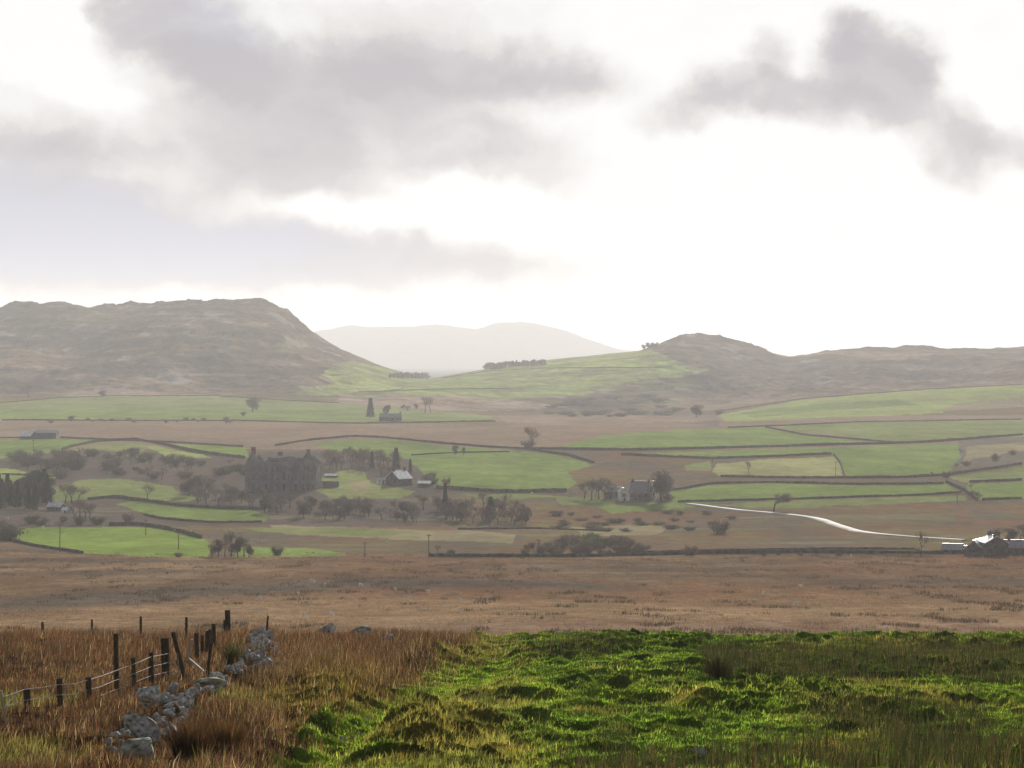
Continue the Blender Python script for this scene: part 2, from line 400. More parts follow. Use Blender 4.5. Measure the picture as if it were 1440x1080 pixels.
# ------------------------------------------------------------------ land cover of the valley (albedo)
C = dict(green=(.135, .185, .038), bright=(.15, .215, .03), olive=(.15, .18, .05), yellow=(.24, .24, .09), pale=(.21, .25, .06),
         brown=(.15, .09, .049), tan=(.225, .15, .084), rust=(.175, .08, .042), heath=(.075, .062, .048), wood=(.07, .056, .047),
         grey=(.09, .082, .072), straw=(.2, .165, .085), pink=(.215, .155, .108), hilld=(.105, .082, .056), hillg=(.19, .24, .05), rock=(.2, .185, .165))
C = {k: (np.array(v) * (.95 if k in ('hilld', 'wood', 'rock') else 1.0) + np.array(v).mean() * (.02 if k in ('brown', 'tan', 'rust', 'hilld') else .12)) * 1.2 for k, v in C.items()}
FIELDS = [
 # upper pasture strip
 ('olive', [(-900, 572), (0, 567), (80, 560), (160, 557), (300, 557), (361, 561), (480, 567), (600, 578), (660, 580), (712, 592), (500, 596), (330, 592), (150, 591), (-900, 591)]),
 ('green', [(-900, 572), (0, 576), (120, 577), (220, 574), (300, 572), (420, 576), (510, 581), (500, 588), (330, 590), (150, 589), (-900, 589)]),
 ('pink', [(480, 553), (560, 553), (640, 556), (760, 566), (800, 572), (700, 578), (600, 577), (520, 571), (470, 566)]),
 ('rust', [(540, 562), (640, 562), (690, 568), (620, 572)]),
 # knoll fields on the left
 ('green', [(-900, 618), (90, 617), (150, 621), (110, 627), (86, 634), (0, 645), (-900, 648)]),
 ('olive', [(96, 634), (135, 625), (190, 622), (207, 629), (196, 637), (160, 634), (130, 631)]),
 ('olive', [(176, 640), (200, 637), (215, 641), (190, 643)]),
 ('pale', [(206, 628), (222, 628), (300, 643), (236, 644)]),
 ('bright', [(226, 624), (345, 629), (350, 643), (320, 642), (262, 632)]),
 ('pale', [(-200, 652), (20, 660), (44, 665), (10, 666), (-200, 660)]),
 ('olive', [(-300, 668), (40, 666), (82, 668), (72, 677), (40, 684), (-300, 690)]),
 ('olive', [(72, 688), (100, 680), (115, 675), (160, 673), (200, 677), (242, 684), (255, 695), (284, 700), (262, 706), (200, 702), (150, 699), (110, 702), (78, 706)]),
 ('green', [(160, 708), (200, 705), (262, 712), (345, 716), (378, 724), (372, 733), (300, 735), (232, 729), (205, 722)]),
 ('bright', [(18, 746), (60, 741), (130, 742), (200, 741), (252, 748), (285, 757), (300, 768), (290, 784), (200, 783), (118, 778), (50, 768), (20, 757)]),
 ('green', [(325, 768), (380, 770), (440, 771), (486, 778), (484, 782), (330, 783)]),
 # big pasture in the middle
 ('green', [(440, 625), (500, 617), (545, 618), (640, 628), (740, 634), (800, 643), (832, 655), (800, 664), (812, 680), (790, 691), (700, 692), (612, 686), (592, 662), (572, 646), (520, 640), (470, 634)]),
 ('olive', [(450, 672), (490, 660), (512, 664), (522, 680), (585, 690), (560, 702), (470, 702), (440, 688)]),
 ('straw', [(490, 676), (514, 676), (516, 690), (495, 692)]),
 ('straw', [(380, 738), (500, 742), (660, 746), (725, 752), (720, 764), (560, 758), (400, 752)]),
 ('olive', [(330, 742), (480, 744), (600, 750), (500, 754), (380, 748)]),
 ('olive', [(640, 694), (760, 696), (800, 700), (700, 702)]),
 ('straw', [(800, 742), (880, 738), (940, 742), (920, 752), (830, 754)]),
 ('olive', [(780, 700), (870, 700), (850, 712), (790, 710)]),
 # right hand fields
 ('green', [(778, 630), (850, 612), (960, 604), (1075, 601), (1130, 612), (1262, 625), (1080, 628), (900, 632)]),
 ('olive', [(1085, 600), (1200, 594), (1440, 590), (2200, 586), (2200, 615), (1440, 613), (1300, 622), (1268, 623), (1190, 613), (1120, 606)]),
 ('green', [(872, 639), (1000, 634), (1200, 628), (1348, 624), (1350, 645), (1330, 667), (1260, 671), (1190, 671), (1174, 639), (1080, 642), (1000, 645)]),
 ('yellow', [(1008, 652), (1080, 646), (1172, 642), (1180, 650), (1187, 670), (1010, 670), (1003, 664)]),
 ('olive', [(960, 655), (1000, 648), (1002, 662), (965, 662)]),
 ('green', [(944, 692), (1000, 682), (1080, 679), (1200, 682), (1330, 681), (1356, 693), (1250, 697), (1100, 702), (1000, 706), (946, 706)]),
 ('olive', [(1000, 710), (1100, 704), (1300, 698), (1355, 696), (1362, 704), (1290, 707), (1160, 712), (1060, 714)]),
 ('green', [(1358, 681), (1440, 677), (2200, 676), (2200, 698), (1440, 701), (1376, 703)]),
 ('olive', [(1336, 671), (1440, 656), (2200, 640), (2200, 672), (1440, 674), (1356, 679)]),
 ('straw', [(1360, 628), (1440, 622), (1440, 634), (1370, 646), (1352, 656)]),
 ('green', [(836, 710), (940, 706), (1004, 709), (950, 716), (860, 721)]),
 # far right slope
 ('pale', [(1010, 583), (1130, 562), (1230, 553), (1300, 548), (1440, 541), (2200, 520), (2200, 575), (1440, 568), (1300, 582), (1150, 588), (1020, 593)]),
 ('green', [(1040, 580), (1150, 568), (1270, 562), (1290, 570), (1150, 578), (1060, 588)]),
 ('straw', [(1310, 580), (1350, 566), (1440, 560), (1440, 572)]),
 # moor edge colours
 ('pink', [(700, 586), (880, 584), (1010, 588), (1000, 592), (860, 596), (720, 600)]),
 ('rust', [(1340, 722), (1440, 712), (2000, 710), (2000, 745), (1440, 744), (1350, 742)]),
 # right saddle
 ('hillg', [(480, 560), (560, 549), (600, 532), (640, 522), (690, 515), (760, 503), (850, 494), (908, 488), (935, 500), (960, 512), (1000, 520), (960, 530), (900, 534), (820, 556), (700, 562), (640, 556), (560, 556)]),
 ('pale', [(700, 513), (800, 503), (905, 492), (900, 505), (850, 516), (740, 519)]),
 ('hillg', [(415, 550), (470, 538), (452, 526), (468, 512), (495, 508), (540, 516), (600, 530), (590, 540), (540, 550), (470, 556), (420, 556)]),
 ('pale', [(450, 543), (520, 532), (560, 536), (540, 548), (470, 553)]),
]
def paint(X, Y, Z):
    xp = CX + F * X / Y
    yp = HZ + F * (ZC - Z) / Y
    n = X.shape
    jx = fbm(X / 25, Y / 40, 4, 101) * 5.0; jy = fbm(X / 25, Y / 40, 4, 102) * 1.7
    x = xp + jx; y = yp + jy
    def lay(c, col, w): return c * (1 - w[..., None]) + col * w[..., None]
    col = np.broadcast_to(C['brown'], n + (3,)).copy()
    big = fbm(X / 60, Y / 160, 4, 111); fine = fbm(X / 9, Y / 30, 4, 112); str_ = fbm(X / 110, Y / 26, 4, 113)
    # moor
    moor = (Y < 800)
    if moor.any():
        col = lay(col, C['tan'], sstep(0.0, 0.5, big + 0.3 * fine) * 0.7 * moor)
        col = lay(col, C['rust'], sstep(0.05, 0.5, -big + 0.4 * str_) * 0.35 * moor)
        col = lay(col, C['tan'] * 1.15, moor * np.exp(-((yp - 862) / 20.0) ** 2) * (0.72 + 0.9 * str_).clip(0, 1))
        col = lay(col, C['pink'] * 1.05, moor * sstep(350, 800, xp) * np.exp(-((yp - 882) / 10.0) ** 2) * 0.5)
        yb = np.interp(xp, [-300, 0, 100, 300, 500, 700, 850], [850, 850, 845, 832, 822, 822, 826])
        col = lay(col, C['heath'] * 1.05, moor * np.exp(-((yp - yb - big * 6) / np.interp(xp, [0, 120, 400, 800], [11, 13, 8, 7])) ** 2) * (1 - sstep(800, 960, xp)) * 0.9)
        col = lay(col, C['heath'], moor * np.exp(-((yp - 819 - big * 5) / 5.0) ** 2) * sstep(1080, 1200, xp) * 0.75)
        col = lay(col, C['heath'] * .9, moor * (1 - sstep(800, 835, yp)) * sstep(0.0, 0.35, str_ + .4 * big) * 0.6)
        col = lay(col, C['rust'] * .8, moor * sstep(862, 880, yp) * sstep(600, 900, xp) * sstep(-0.2, 0.3, fine + .5 * big) * 0.5)
        col = lay(col, C['heath'], moor * sstep(0.25, 0.5, fine + 0.5 * str_ - 0.1) * 0.5)
    # farmland default: rough brown ground, purple-grey scrub floor on the left
    farm = (Y >= 800) & (Y < 2700)
    if farm.any():
        col = lay(col, C['olive'] * .8, farm * sstep(-0.25, 0.35, fine * .5 + str_) * 0.5)
        col = lay(col, C['heath'] * 1.25, farm * (yp > 628) * sstep(-0.3, 0.3, big + 0.5 * str_) * 0.75)
        col = lay(col, C['wood'] * 1.25, farm * (xp < 620) * (yp > 636) * (yp < 740) * 0.8)
        col = lay(col, C['straw'], farm * (yp > 700) * sstep(0.15, 0.55, str_) * 0.4)
        col = lay(col, C['pink'], farm * (yp <= 632) * (yp > 584) * (0.75 + 0.4 * str_).clip(0, 1))
        col = lay(col, C['rust'], farm * (yp <= 632) * (yp > 584) * sstep(0.1, 0.5, str_) * 0.4)
        rr = pip(x, y, [(1350, 618), (1440, 612), (2200, 600), (2200, 660), (1440, 650), (1345, 660)])
        col = lay(col, C['grey'] * 1.2, rr * 0.7)
        col = lay(col, C['grey'], farm * pip(x, y, [(880, 545), (1010, 570), (1010, 600), (860, 585)]) * 0.5)
    hill = Y >= 2600
    if hill.any():
        hb = fbm(X / 220, Y / 500, 4, 121); hf = fbm(X / 50, Y / 130, 4, 122)
        hs = fbm((X + Y * 0.3) / 260, (ZC - Z) / 14.0, 4, 123)
        h = np.broadcast_to(C['hilld'], n + (3,)).copy()
        h = lay(h, C['tan'] * 0.85, sstep(0.0, 0.45, hs + 0.3 * hf) * 0.6)
        h = lay(h, C['rust'], sstep(0.1, 0.5, hb + 0.3 * hs) * sstep(470, 530, yp) * (xp < 500) * 0.7)
        h = lay(h, C['hillg'] * 0.8, sstep(0.15, 0.5, -hb + 0.5 * hf) * 0.2 * (xp < 560))
        h = lay(h, C['pink'], sstep(490, 545, yp) * (xp < 480) * sstep(-.2, .35, hs + .5 * hb) * .7)
        h = lay(h, C['hillg'] * .75, np.exp(-((xp - 930) / 60) ** 2) * sstep(500, 515, yp) * sstep(-.2, .3, hf + .5 * hs) * .7)
        h = lay(h, C['hilld'] * .55, sstep(0.1, 0.45, -hs + 0.4 * hb) * .7)
        h = lay(h, C['rock'], sstep(0.32, 0.46, hf + 0.3 * hs) * 0.8)
        right = sstep(1080, 1140, xp)
        h = lay(h, C['pink'] * 0.9, right * sstep(-0.2, 0.4, hs + hb * 0.5) * 0.75)
        h = lay(h, C['pink'], sstep(860, 960, xp) * sstep(545, 556, yp) * 0.6)
        far = Y > 5200
        h[far] = np.array([.07, .075, .06])
        w = sstep(2600, 2750, Y)
        col = lay(col, h, w)
    for nm, poly in FIELDS:
        m = pip(x, y, poly)
        if nm == 'hillg' or Y.min() > 4600: m = m & (Y < 4080)
        if m.any():
            mot = (1 + 0.26 * fbm(X[m] / 45, Y[m] / 90, 4, 131) + 0.12 * fine[m] + .08 * str_[m])[:, None]
            c = C[nm] * mot
            if nm in ('hillg',):
                q = sstep(-0.05, 0.35, fbm(X[m] / 60, Y[m] / 130, 5, 133))[:, None]
                c = c * (1 - q * 0.6) + C['hilld'] * 1.3 * q * 0.6
                dk = sstep(0.1, 0.35, fbm(X[m] / 120, Y[m] / 90, 3, 134))[:, None]
                c = c * (1 - dk * 0.5) + C['olive'] * dk * 0.5
            elif nm in ('olive', 'pale', 'yellow'):
                q = sstep(0.15, 0.5, fbm(X[m] / 40, Y[m] / 110, 4, 135))[:, None]
                c = c * (1 - q * 0.35) + C['straw'] * q * 0.35
            if nm == 'rust':
                a = sstep(-0.25, 0.35, fbm(X[m] / 30, Y[m] / 70, 4, 137) + .3 * str_[m])[:, None] * .8
                c = col[m] * (1 - a) + c * a
            col[m] = c
    return col

def grid_faces(nr, nc):
    i = np.arange(nr - 1)[:, None] * nc + np.arange(nc - 1)[None, :]
    return np.stack([i, i + 1, i + 1 + nc, i + nc], -1).reshape(-1, 4)

xcols = np.concatenate([[-5200, -4200, -3300, -2500, -1900, -1500, -1200, -950, -750, -600, -480, -390, -320, -270],
                        np.arange(-230, 1671, 1.9), [1710, 1760, 1830, 1920, 2040, 2200, 2400, 2650, 2950, 3400, 3950, 4750, 5700, 6640]])
LOWZ = [0.0]
def sheet(name, Ys, mat, nearrow=False):
    xx, yy = np.meshgrid(xcols, Ys)
    X = (xx - CX) / F * yy
    Z = height(X, yy)
    LOWZ[0] = min(LOWZ[0], float(Z.min()))
    col = paint(X, np.maximum(yy, 150.1), Z)
    V = np.stack([X, yy, Z], -1).reshape(-1, 3)
    o = link(name, np_mesh(name, V, grid_faces(*xx.shape), col.reshape(-1, 3), True), mat)
    return structure(o)
r1 = np.concatenate([np.arange(150, 330, 12), np.arange(330, 520, 2.2), np.arange(520, 800.1, 3.2)])
r1[-1] = 800
sheet('moorland', r1, M['moor'])
r2 = np.concatenate([np.arange(800, 1200, 4.4), np.arange(1200, 1700, 6), np.arange(1700, 2700, 9.5)]); r2 = np.append(r2, 2700.0)
sheet('farmland', r2, M['field'])
r3 = np.concatenate([np.arange(2700, 4150, 6.0), np.arange(4150, 5000, 40)]); r3 = np.append(r3, 5000.0)
sheet('hills', r3, M['hill'])
r4 = np.concatenate([np.arange(5000, 12800, 300), np.arange(12800, 15400, 36), np.arange(15400, 31900, 650)]); r4 = np.append(r4, 32000.0)
sheet('mountains', r4, M['hill'])

# near slope
def spaced(lo, dlo, dhi, hi, step):
    a = np.arange(dlo, dhi + 1e-6, step)
    l = dlo - np.cumsum(step * 1.35 ** np.arange(1, 40)); l = l[l > lo][::-1]
    h = dhi + np.cumsum(step * 1.35 ** np.arange(1, 40)); h = h[h < hi]
    return np.concatenate([[lo], l, a, h, [hi]])
gx = spaced(-240, -31, 31, 240, 0.15)
gy = np.concatenate([spaced(-80, 46, 136, 137, 0.17)[:-2], np.arange(136.3, 150, 0.8), [150.0]])
gX, gY = np.meshgrid(gx, gy)
gZ = height(gX, np.minimum(gY, 149.999))
gZ[-1] = height(gX[-1], np.full(gx.shape, 150.0))
NC = dict(brown=(.08, .044, .021), rust=(.125, .064, .028), green=(.11, .18, .017), bright=(.19, .28, .022), olive=(.155, .145, .03), dark=(.03, .036, .01), yellow=(.24, .17, .035), straw=(.26, .185, .09))
NC = {k: np.array(v) for k, v in NC.items()}
def near_cover(X, Y, jitter=0.0):
    if jitter:
        t = rng.standard_t(2.2, X.shape).clip(-6, 6) * jitter
        x, y, z = zones(X + t, Y + rng.normal(0, 1.2, X.shape) * jitter * 2)
    else: x, y, z = zones(X, Y)
    n1 = fbm(X / 1.6, Y / 2.6, 4, 151); n2 = fbm(X / 6, Y / 9, 3, 152)
    def lay(c, col, w): return c * (1 - w[..., None]) + col * w[..., None]
    c = np.broadcast_to(NC['green'], X.shape + (3,)).copy()
    c = lay(c, NC['bright'], sstep(-0.2, 0.35, n2 + n1 * 0.5) * 0.8)
    c = lay(c, NC['olive'], z['olive'] * 0.85)
    c = lay(c, NC['yellow'], sstep(0.12, 0.42, n1 + z['olive'] * 0.1 - 0.06) * 0.5 * np.maximum(z['olive'], 0.35))
    c = lay(c, NC['dark'], sstep(0.08, 0.34, -n1 + 0.3 * n2) * 0.58)
    c = lay(c, NC['bright'] * .78, z['path'] * 0.8)
    c = lay(c, NC['dark'], z['rush'] * 0.6)
    c = lay(c, NC['yellow'] * 0.9, z['yellow'] * 0.6)
    br = lay(np.broadcast_to(NC['brown'], X.shape + (3,)).copy(), NC['rust'], sstep(-0.3, 0.35, n2 + 0.5 * n1))
    br = lay(br, NC['straw'], sstep(0.25, 0.55, n1) * 0.5)
    mossy = sstep(0.05, 0.35, n2 - 0.12) * sstep(930, 990, y) * 0.8
    br = lay(br, NC['olive'], mossy)
    edge = np.exp(-(((x - 470) / 90) ** 2 + ((y - 990) / 34) ** 2)) * 0.8
    br = lay(br, NC['yellow'] * 0.8, edge)
    c = lay(c, br, z['brown'] * (1 - z['path'] * 0.9))
    return c, z, x, y
nc, _, _, _ = near_cover(gX, np.maximum(gY, 20))
o = link('pasture', np_mesh('pasture', np.stack([gX, gY, gZ], -1).reshape(-1, 3), grid_faces(*gX.shape), nc.reshape(-1, 3) * 0.6, True), M['near'])
structure(o)

# ------------------------------------------------------------------ grass blades
def blades(name, X, Y, H, W, col, mat, lean=0.35, zoff=-0.03):
    n = len(X)
    Z = height(X, Y) + zoff
    a = rng.uniform(0, 2 * np.pi, n); la = rng.normal(-0.6, 1.6, n); ll = np.abs(rng.normal(lean, lean * 0.6, n)) * H
    dx, dy = np.cos(a) * W / 2, np.sin(a) * W / 2
    lx, ly = np.cos(la) * ll, np.sin(la) * ll
    V = np.zeros((n, 5, 3), np.float32)
    V[:, 0] = np.stack([X - dx, Y - dy, Z], -1); V[:, 1] = np.stack([X + dx, Y + dy, Z], -1)
    mx, my, mz = X + lx * 0.35, Y + ly * 0.35, Z + H * 0.6
    V[:, 2] = np.stack([mx - dx * 0.7, my - dy * 0.7, mz], -1); V[:, 3] = np.stack([mx + dx * 0.7, my + dy * 0.7, mz], -1)
    V[:, 4] = np.stack([X + lx, Y + ly, Z + H * np.sqrt(np.maximum(0.15, 1 - (ll / H) ** 2 * 0.5))], -1)
    b = np.arange(n)[:, None] * 5
    Fc = np.concatenate([b + [0, 1, 3], b + [0, 3, 2], b + [2, 3, 4]], 1).reshape(-1, 3)
    o = link(name, np_mesh(name, V.reshape(-1, 3), Fc, np.repeat(col, 5, 0)), mat)
    return tag(o, kind='stuff')

def scatter(n, ymin=38, ymax=134, u=0.245):
    Y = rng.uniform(ymin, ymax, n); U = rng.uniform(-u, u, n)
    return U * Y, Y

def vary(c, s=0.25): return np.clip(c * np.exp(rng.normal(0, s, (len(c), 1))) * np.exp(rng.normal(0, s * 0.3, (len(c), 3))), 0, 0.9)

# short pasture grass and olive tussocks
X, Y = scatter(480000)
c, z, xp, yp = near_cover(X, Y, .25)
tall = np.maximum(z['rush'], 0)
keep = (z['brown'] < 0.5) | (z['path'] > 0.5)
keep &= rng.random(len(X)) < 0.9
X, Y, c, tall = X[keep], Y[keep], c[keep], tall[keep]; ol = z['olive'][keep]; yw = z['yellow'][keep]
H = rng.uniform(0.06, 0.15, len(X)) + ol * rng.uniform(0, 0.16, len(X)) + yw * rng.uniform(0, 0.12, len(X))
c = c * (1.06 + .7 * fbm(X / .8, Y / 1.1, 3, 167) + .3 * fbm(X / 3.5, Y / 3.0, 2, 168)).clip(.3, 2.1)[:, None]
blades('pasture_grass', X, Y, H, rng.uniform(0.012, 0.026, len(X)), vary(c * 1.1), M['blade'], 0.5)
# dark rushes on the right
X, Y = scatter(150000)
c, z, xp, yp = near_cover(X, Y)
cl = fbm(X / 1.4, Y / 2.0, 3, 161)
keep = (z['rush'] * (0.8 + 1.3 * cl) > rng.random(len(X)) * 0.8) & (z['brown'] < 0.5)
X, Y = X[keep], Y[keep]; n = len(X)
rc = np.array([.03, .034, .011]) * np.ones((n, 1)); q = rng.random(n)[:, None]
rc = np.where(q > 0.72, np.array([.085, .06, .024]), rc); rc = np.where(q < 0.15, np.array([.055, .075, .014]), rc)
blades('rushes', X, Y, rng.uniform(0.3, 0.75, n), rng.uniform(0.012, 0.022, n), vary(rc), M['rush'], 0.22)
# low dark tussocks in the sward
X, Y = scatter(200000)
c, z, xp, yp = near_cover(X, Y)
tn = fbm(X / 1.5, Y / 1.9, 2, 165)
keep = (tn + .12 * z['olive'] > 0.34) & (z['brown'] < 0.5) & (z['path'] < 0.5)
X, Y, tn = X[keep], Y[keep], tn[keep]; n = len(X); q = rng.random(n)[:, None]
tcol = np.where(q > 0.8, np.array([.16, .12, .04]), np.where(q > .45, np.array([.05, .065, .014]), np.array([.03, .04, .012])))
blades('tussock_grass', X, Y, rng.uniform(0.12, 0.3, n) * (.6 + tn), rng.uniform(0.012, 0.022, n), vary(tcol), M['rush'], 0.55)
# brown rush and dead grass on the left
X, Y = scatter(420000, u=0.25)
m0 = X / Y < 0.06; X, Y = X[m0], Y[m0]
c, z, xp, yp = near_cover(X, Y, .45)
xp, yp = fg_xy(X, Y)
wd = seg_dist(xp, yp, WALLLINE)
cl = fbm(X / 1.1, Y / 1.6, 3, 163); cb = fbm(X / 5, Y / 7, 2, 164)
keep = (z['brown'] > 0.5) & (z['path'] < 0.5) & (rng.random(len(X)) < np.clip(0.8 + cl, 0.25, 1)) & ((wd > 14) | (rng.random(len(X)) < 0.16))
X, Y, c, cl, cb, yp, xp = X[keep], Y[keep], c[keep], cl[keep], cb[keep], yp[keep], xp[keep]; n = len(X)
q = rng.random(n)[:, None]
c = np.where(q > 0.93, NC['straw'], c); c = np.where(q < 0.25, np.array([.035, .022, .012]), c)
H = rng.uniform(0.25, 0.6, n) * (1 + 0.5 * np.clip(cl + cb, -0.6, 0.9))
H *= 1 + .4 * np.exp(-(((xp - 470) / 70) ** 2 + ((yp - 945) / 22) ** 2))
H *= np.where((xp < 420) & (yp > 930), .84, 1.0)
H *= np.where((xp > 400) & (yp > 965), 0.55, 1.0) * np.where((xp < 275) & (yp > 935), 0.72, 1.0)
blades('dead_rush_grass', X, Y, H, rng.uniform(0.012, 0.024, n), vary(c * 1.25, 0.3), M['rush'], 0.3)
# tussocks over the moor
n = 50000
Yv = rng.uniform(300, 800, n); Uv = rng.uniform(-0.24, 0.24, n); X = Uv * Yv; Y = Yv
cl = fbm(X / 14, Y / 40, 3, 171)
k = rng.random(n) < np.clip(0.45 + cl, 0.08, 1); X, Y = X[k], Y[k]
c = paint(X, Y, height(X, Y))
X = np.repeat(X, 4) + rng.normal(0, 0.25, len(X) * 4); Y = np.repeat(Y, 4) + rng.normal(0, 0.25, len(Y) * 4); c = np.repeat(c, 4, 0)
blades('moor_tussocks', X, Y, rng.uniform(0.12, 0.4, len(X)), rng.uniform(0.06, 0.16, len(X)), vary(c * 1.1, 0.2), M['moorblade'], 0.5)

# darker rush patches on the moor
n = 90000
Yv = rng.uniform(310, 800, n); X = rng.uniform(-0.24, 0.24, n) * Yv; Y = Yv
cl = fbm(X / 9, Y / 22, 3, 181) + .35 * fbm(X / 70, Y / 120, 2, 182)
k = cl > 0.36; X, Y = X[k], Y[k]
X = np.repeat(X, 3) + rng.normal(0, 0.3, len(X) * 3); Y = np.repeat(Y, 3) + rng.normal(0, 0.3, len(Y) * 3)
q = rng.random(len(X))[:, None]
blades('moor_rushes', X, Y, rng.uniform(0.25, 0.75, len(X)), rng.uniform(0.06, 0.14, len(X)), vary(np.where(q > .6, np.array([.11, .075, .04]), np.array([.06, .047, .03])), .25), M['moorblade'], 0.4)
# ------------------------------------------------------------------ plants
def rnd(a, b): return random.uniform(a, b)
def tree_skeleton(h, spread, levels, rs, wind=0.0):
    """tapering limbs as segments (p, q, r0, r1); tips for the twigs"""
    segs, tips = [], []
    def grow(p, d, ln, r, lv):
        n = 3 if lv == 0 else 2
        for i in range(n):
            q = p + d * (ln / n)
            r2 = r * (0.8 if lv else 0.85)
            segs.append((p, q, r, r2)); p, r = q, r2
            d = (d + Vector((rs.uniform(-.18, .18) + wind * 0.12, rs.uniform(-.18, .18), rs.uniform(-.02, .12)))).normalized()
            if lv >= 1: tips.append((p, d))
        if lv < levels:
            k = rs.randint(3, 4) if lv < 2 else 2
            for i in range(k):
                a = 2 * math.pi * (i + rs.random()) / k
                out = Vector((math.cos(a), math.sin(a), 0))
                nd = (d * rs.uniform(.55, .95) + out * rs.uniform(.5, 1.0) * spread + Vector((wind * 0.35, 0, 0.1))).normalized()
                grow(p - d * ln * rs.uniform(0, .35), nd, ln * rs.uniform(.55, .78), r * .62, lv + 1)
    grow(Vector((0, 0, -0.3)), Vector((wind * .1, 0, 1)), h * .34, h * .026, 0)
    return segs, tips

def fan(verts, faces, p, d, ln, wd, rs):
    s = d.cross(Vector((rs.uniform(-1, 1), rs.uniform(-1, 1), rs.uniform(-1, 1))))
    if s.length < 1e-3: s = Vector((1, 0, 0))
    s = s.normalized() * wd / 2; b = len(verts)
    verts += [p - s, p + s, p + d * ln]; faces.append((b, b + 1, b + 2))

def finish(name, v, f):
    me = bpy.data.meshes.new(name); me.from_pydata([tuple(x) for x in v], [], f); me.update(); return me

def bare_meshes(seed, spread=0.8, wind=0.0, twigs=6, levels=3, mat='twig'):
    """unit height bare winter tree: (trunk mesh, crown mesh)"""
    rs = random.Random(seed); h = 8.0
    segs, tips = tree_skeleton(h, spread, levels, rs, wind)
    top = max(max(q.z for _, q, _, _ in segs), 0.1) + 0.5; s = 1.0 / top
    tr = MB()
    for p, q, a, b in segs: tr.tube(p * s, q * s, max(a * s, .0025), max(b * s, .002), 5 if a > .08 else 3, False)
    v, f = [], []
    for p, d in tips:
        for i in range(twigs):
            nd = (d * .7 + Vector((rs.gauss(0, .6) + wind * .2, rs.gauss(0, .6), rs.gauss(.15, .45)))).normalized()
            o = Vector((rs.gauss(0, .25), rs.gauss(0, .25), rs.gauss(0, .2)))
            fan(v, f, (p + o) * s, nd, rs.uniform(.6, 1.3) * s, rs.uniform(.05, .10) * s, rs)
    a = tr.mesh('trunk'); a.materials.append(M['bark'])
    c = finish('crown', v, f); c.materials.append(M[mat]); return a, c

def conifer_meshes(seed, width=0.36, mat='needle'):
    rs = random.Random(seed)
    tr = MB(); tr.tube((0, 0, -.03), (0, 0, .97), .022, .003, 6, False)
    v, f = [], []
    for i in range(2300):
        t = rs.random() ** .8; z = .08 + .92 * t
        lob = 1 + .28 * math.sin(7 * t * 6.28 + rs.random()) * .6
        r = width / 2 * (1 - t) ** .85 * lob * rs.uniform(.25, 1.05); a = rs.random() * 6.283
        d = Vector((math.cos(a), math.sin(a), rs.uniform(-.5, .15))).normalized()
        fan(v, f, Vector((math.cos(a) * r * .75, math.sin(a) * r * .75, z)), d, rs.uniform(.05, .09), rs.uniform(.025, .045), rs)
    a = tr.mesh('trunk'); a.materials.append(M['bark'])
    c = finish('crown', v, f); c.materials.append(M[mat]); return a, c

def round_meshes(seed, mat='leaf', wide=0.9, base=.22, n=2600, blobs=11):
    rs = random.Random(seed); tr = MB(); tr.tube((0, 0, -.03), (0, 0, .5), .04, .02, 6, False)
    cs = []
    for i in range(blobs):
        a = rs.random() * 6.283; r = rs.uniform(0, .34) * wide; z = rs.uniform(base + .12, .82)
        cs.append((Vector((math.cos(a) * r, math.sin(a) * r, z)), rs.uniform(.13, .24)))
        tr.tube((0, 0, .3), cs[-1][0], .014, .004, 4, False)
    v, f = [], []
    for i in range(n):
        c, r = cs[rs.randrange(blobs)]
        d = Vector((rs.gauss(0, 1), rs.gauss(0, 1), rs.gauss(0, 1))).normalized()
        p = c + Vector((d.x * r * wide, d.y * r * wide, d.z * r * .8)) * rs.random() ** .4
        if p.z < .02: p.z = .02 + rs.random() * .05
        nd = (d + Vector((rs.gauss(0, .6), rs.gauss(0, .6), rs.gauss(0, .6)))).normalized()
        fan(v, f, p, nd, rs.uniform(.03, .07), rs.uniform(.03, .055), rs)
    a = tr.mesh('trunk'); a.materials.append(M['bark'])
    c = finish('crown', v, f); c.materials.append(M[mat]); return a, c

def scrub_meshes(seed, mat='gorse', n=1500):
    """low spreading shrub, unit height, about two wide"""
    rs = random.Random(seed); tr = MB(); v, f = [], []
    for k in range(16):
        a = rs.random() * 6.283; r = rs.random() ** .5 * .9
        top = Vector((math.cos(a) * r, math.sin(a) * r, rs.uniform(.55, .95) * (1 - .35 * r * r)))
        tr.tube((math.cos(a) * r * .4, math.sin(a) * r * .4, -.05), top, .018, .006, 4, False)
        for i in range(n // 16):
            t = rs.random() ** .6
            p = top * t + Vector((rs.gauss(0, .16), rs.gauss(0, .16), rs.gauss(0, .10)))
            p.z = max(p.z, .03)
            fan(v, f, p, Vector((rs.gauss(0, .7), rs.gauss(0, .7), rs.gauss(.7, .5))).normalized(), rs.uniform(.08, .2), rs.uniform(.03, .06), rs)
    a = tr.mesh('stem'); a.materials.append(M['bark'])
    c = finish('foliage', v, f); c.materials.append(M[mat]); return a, c

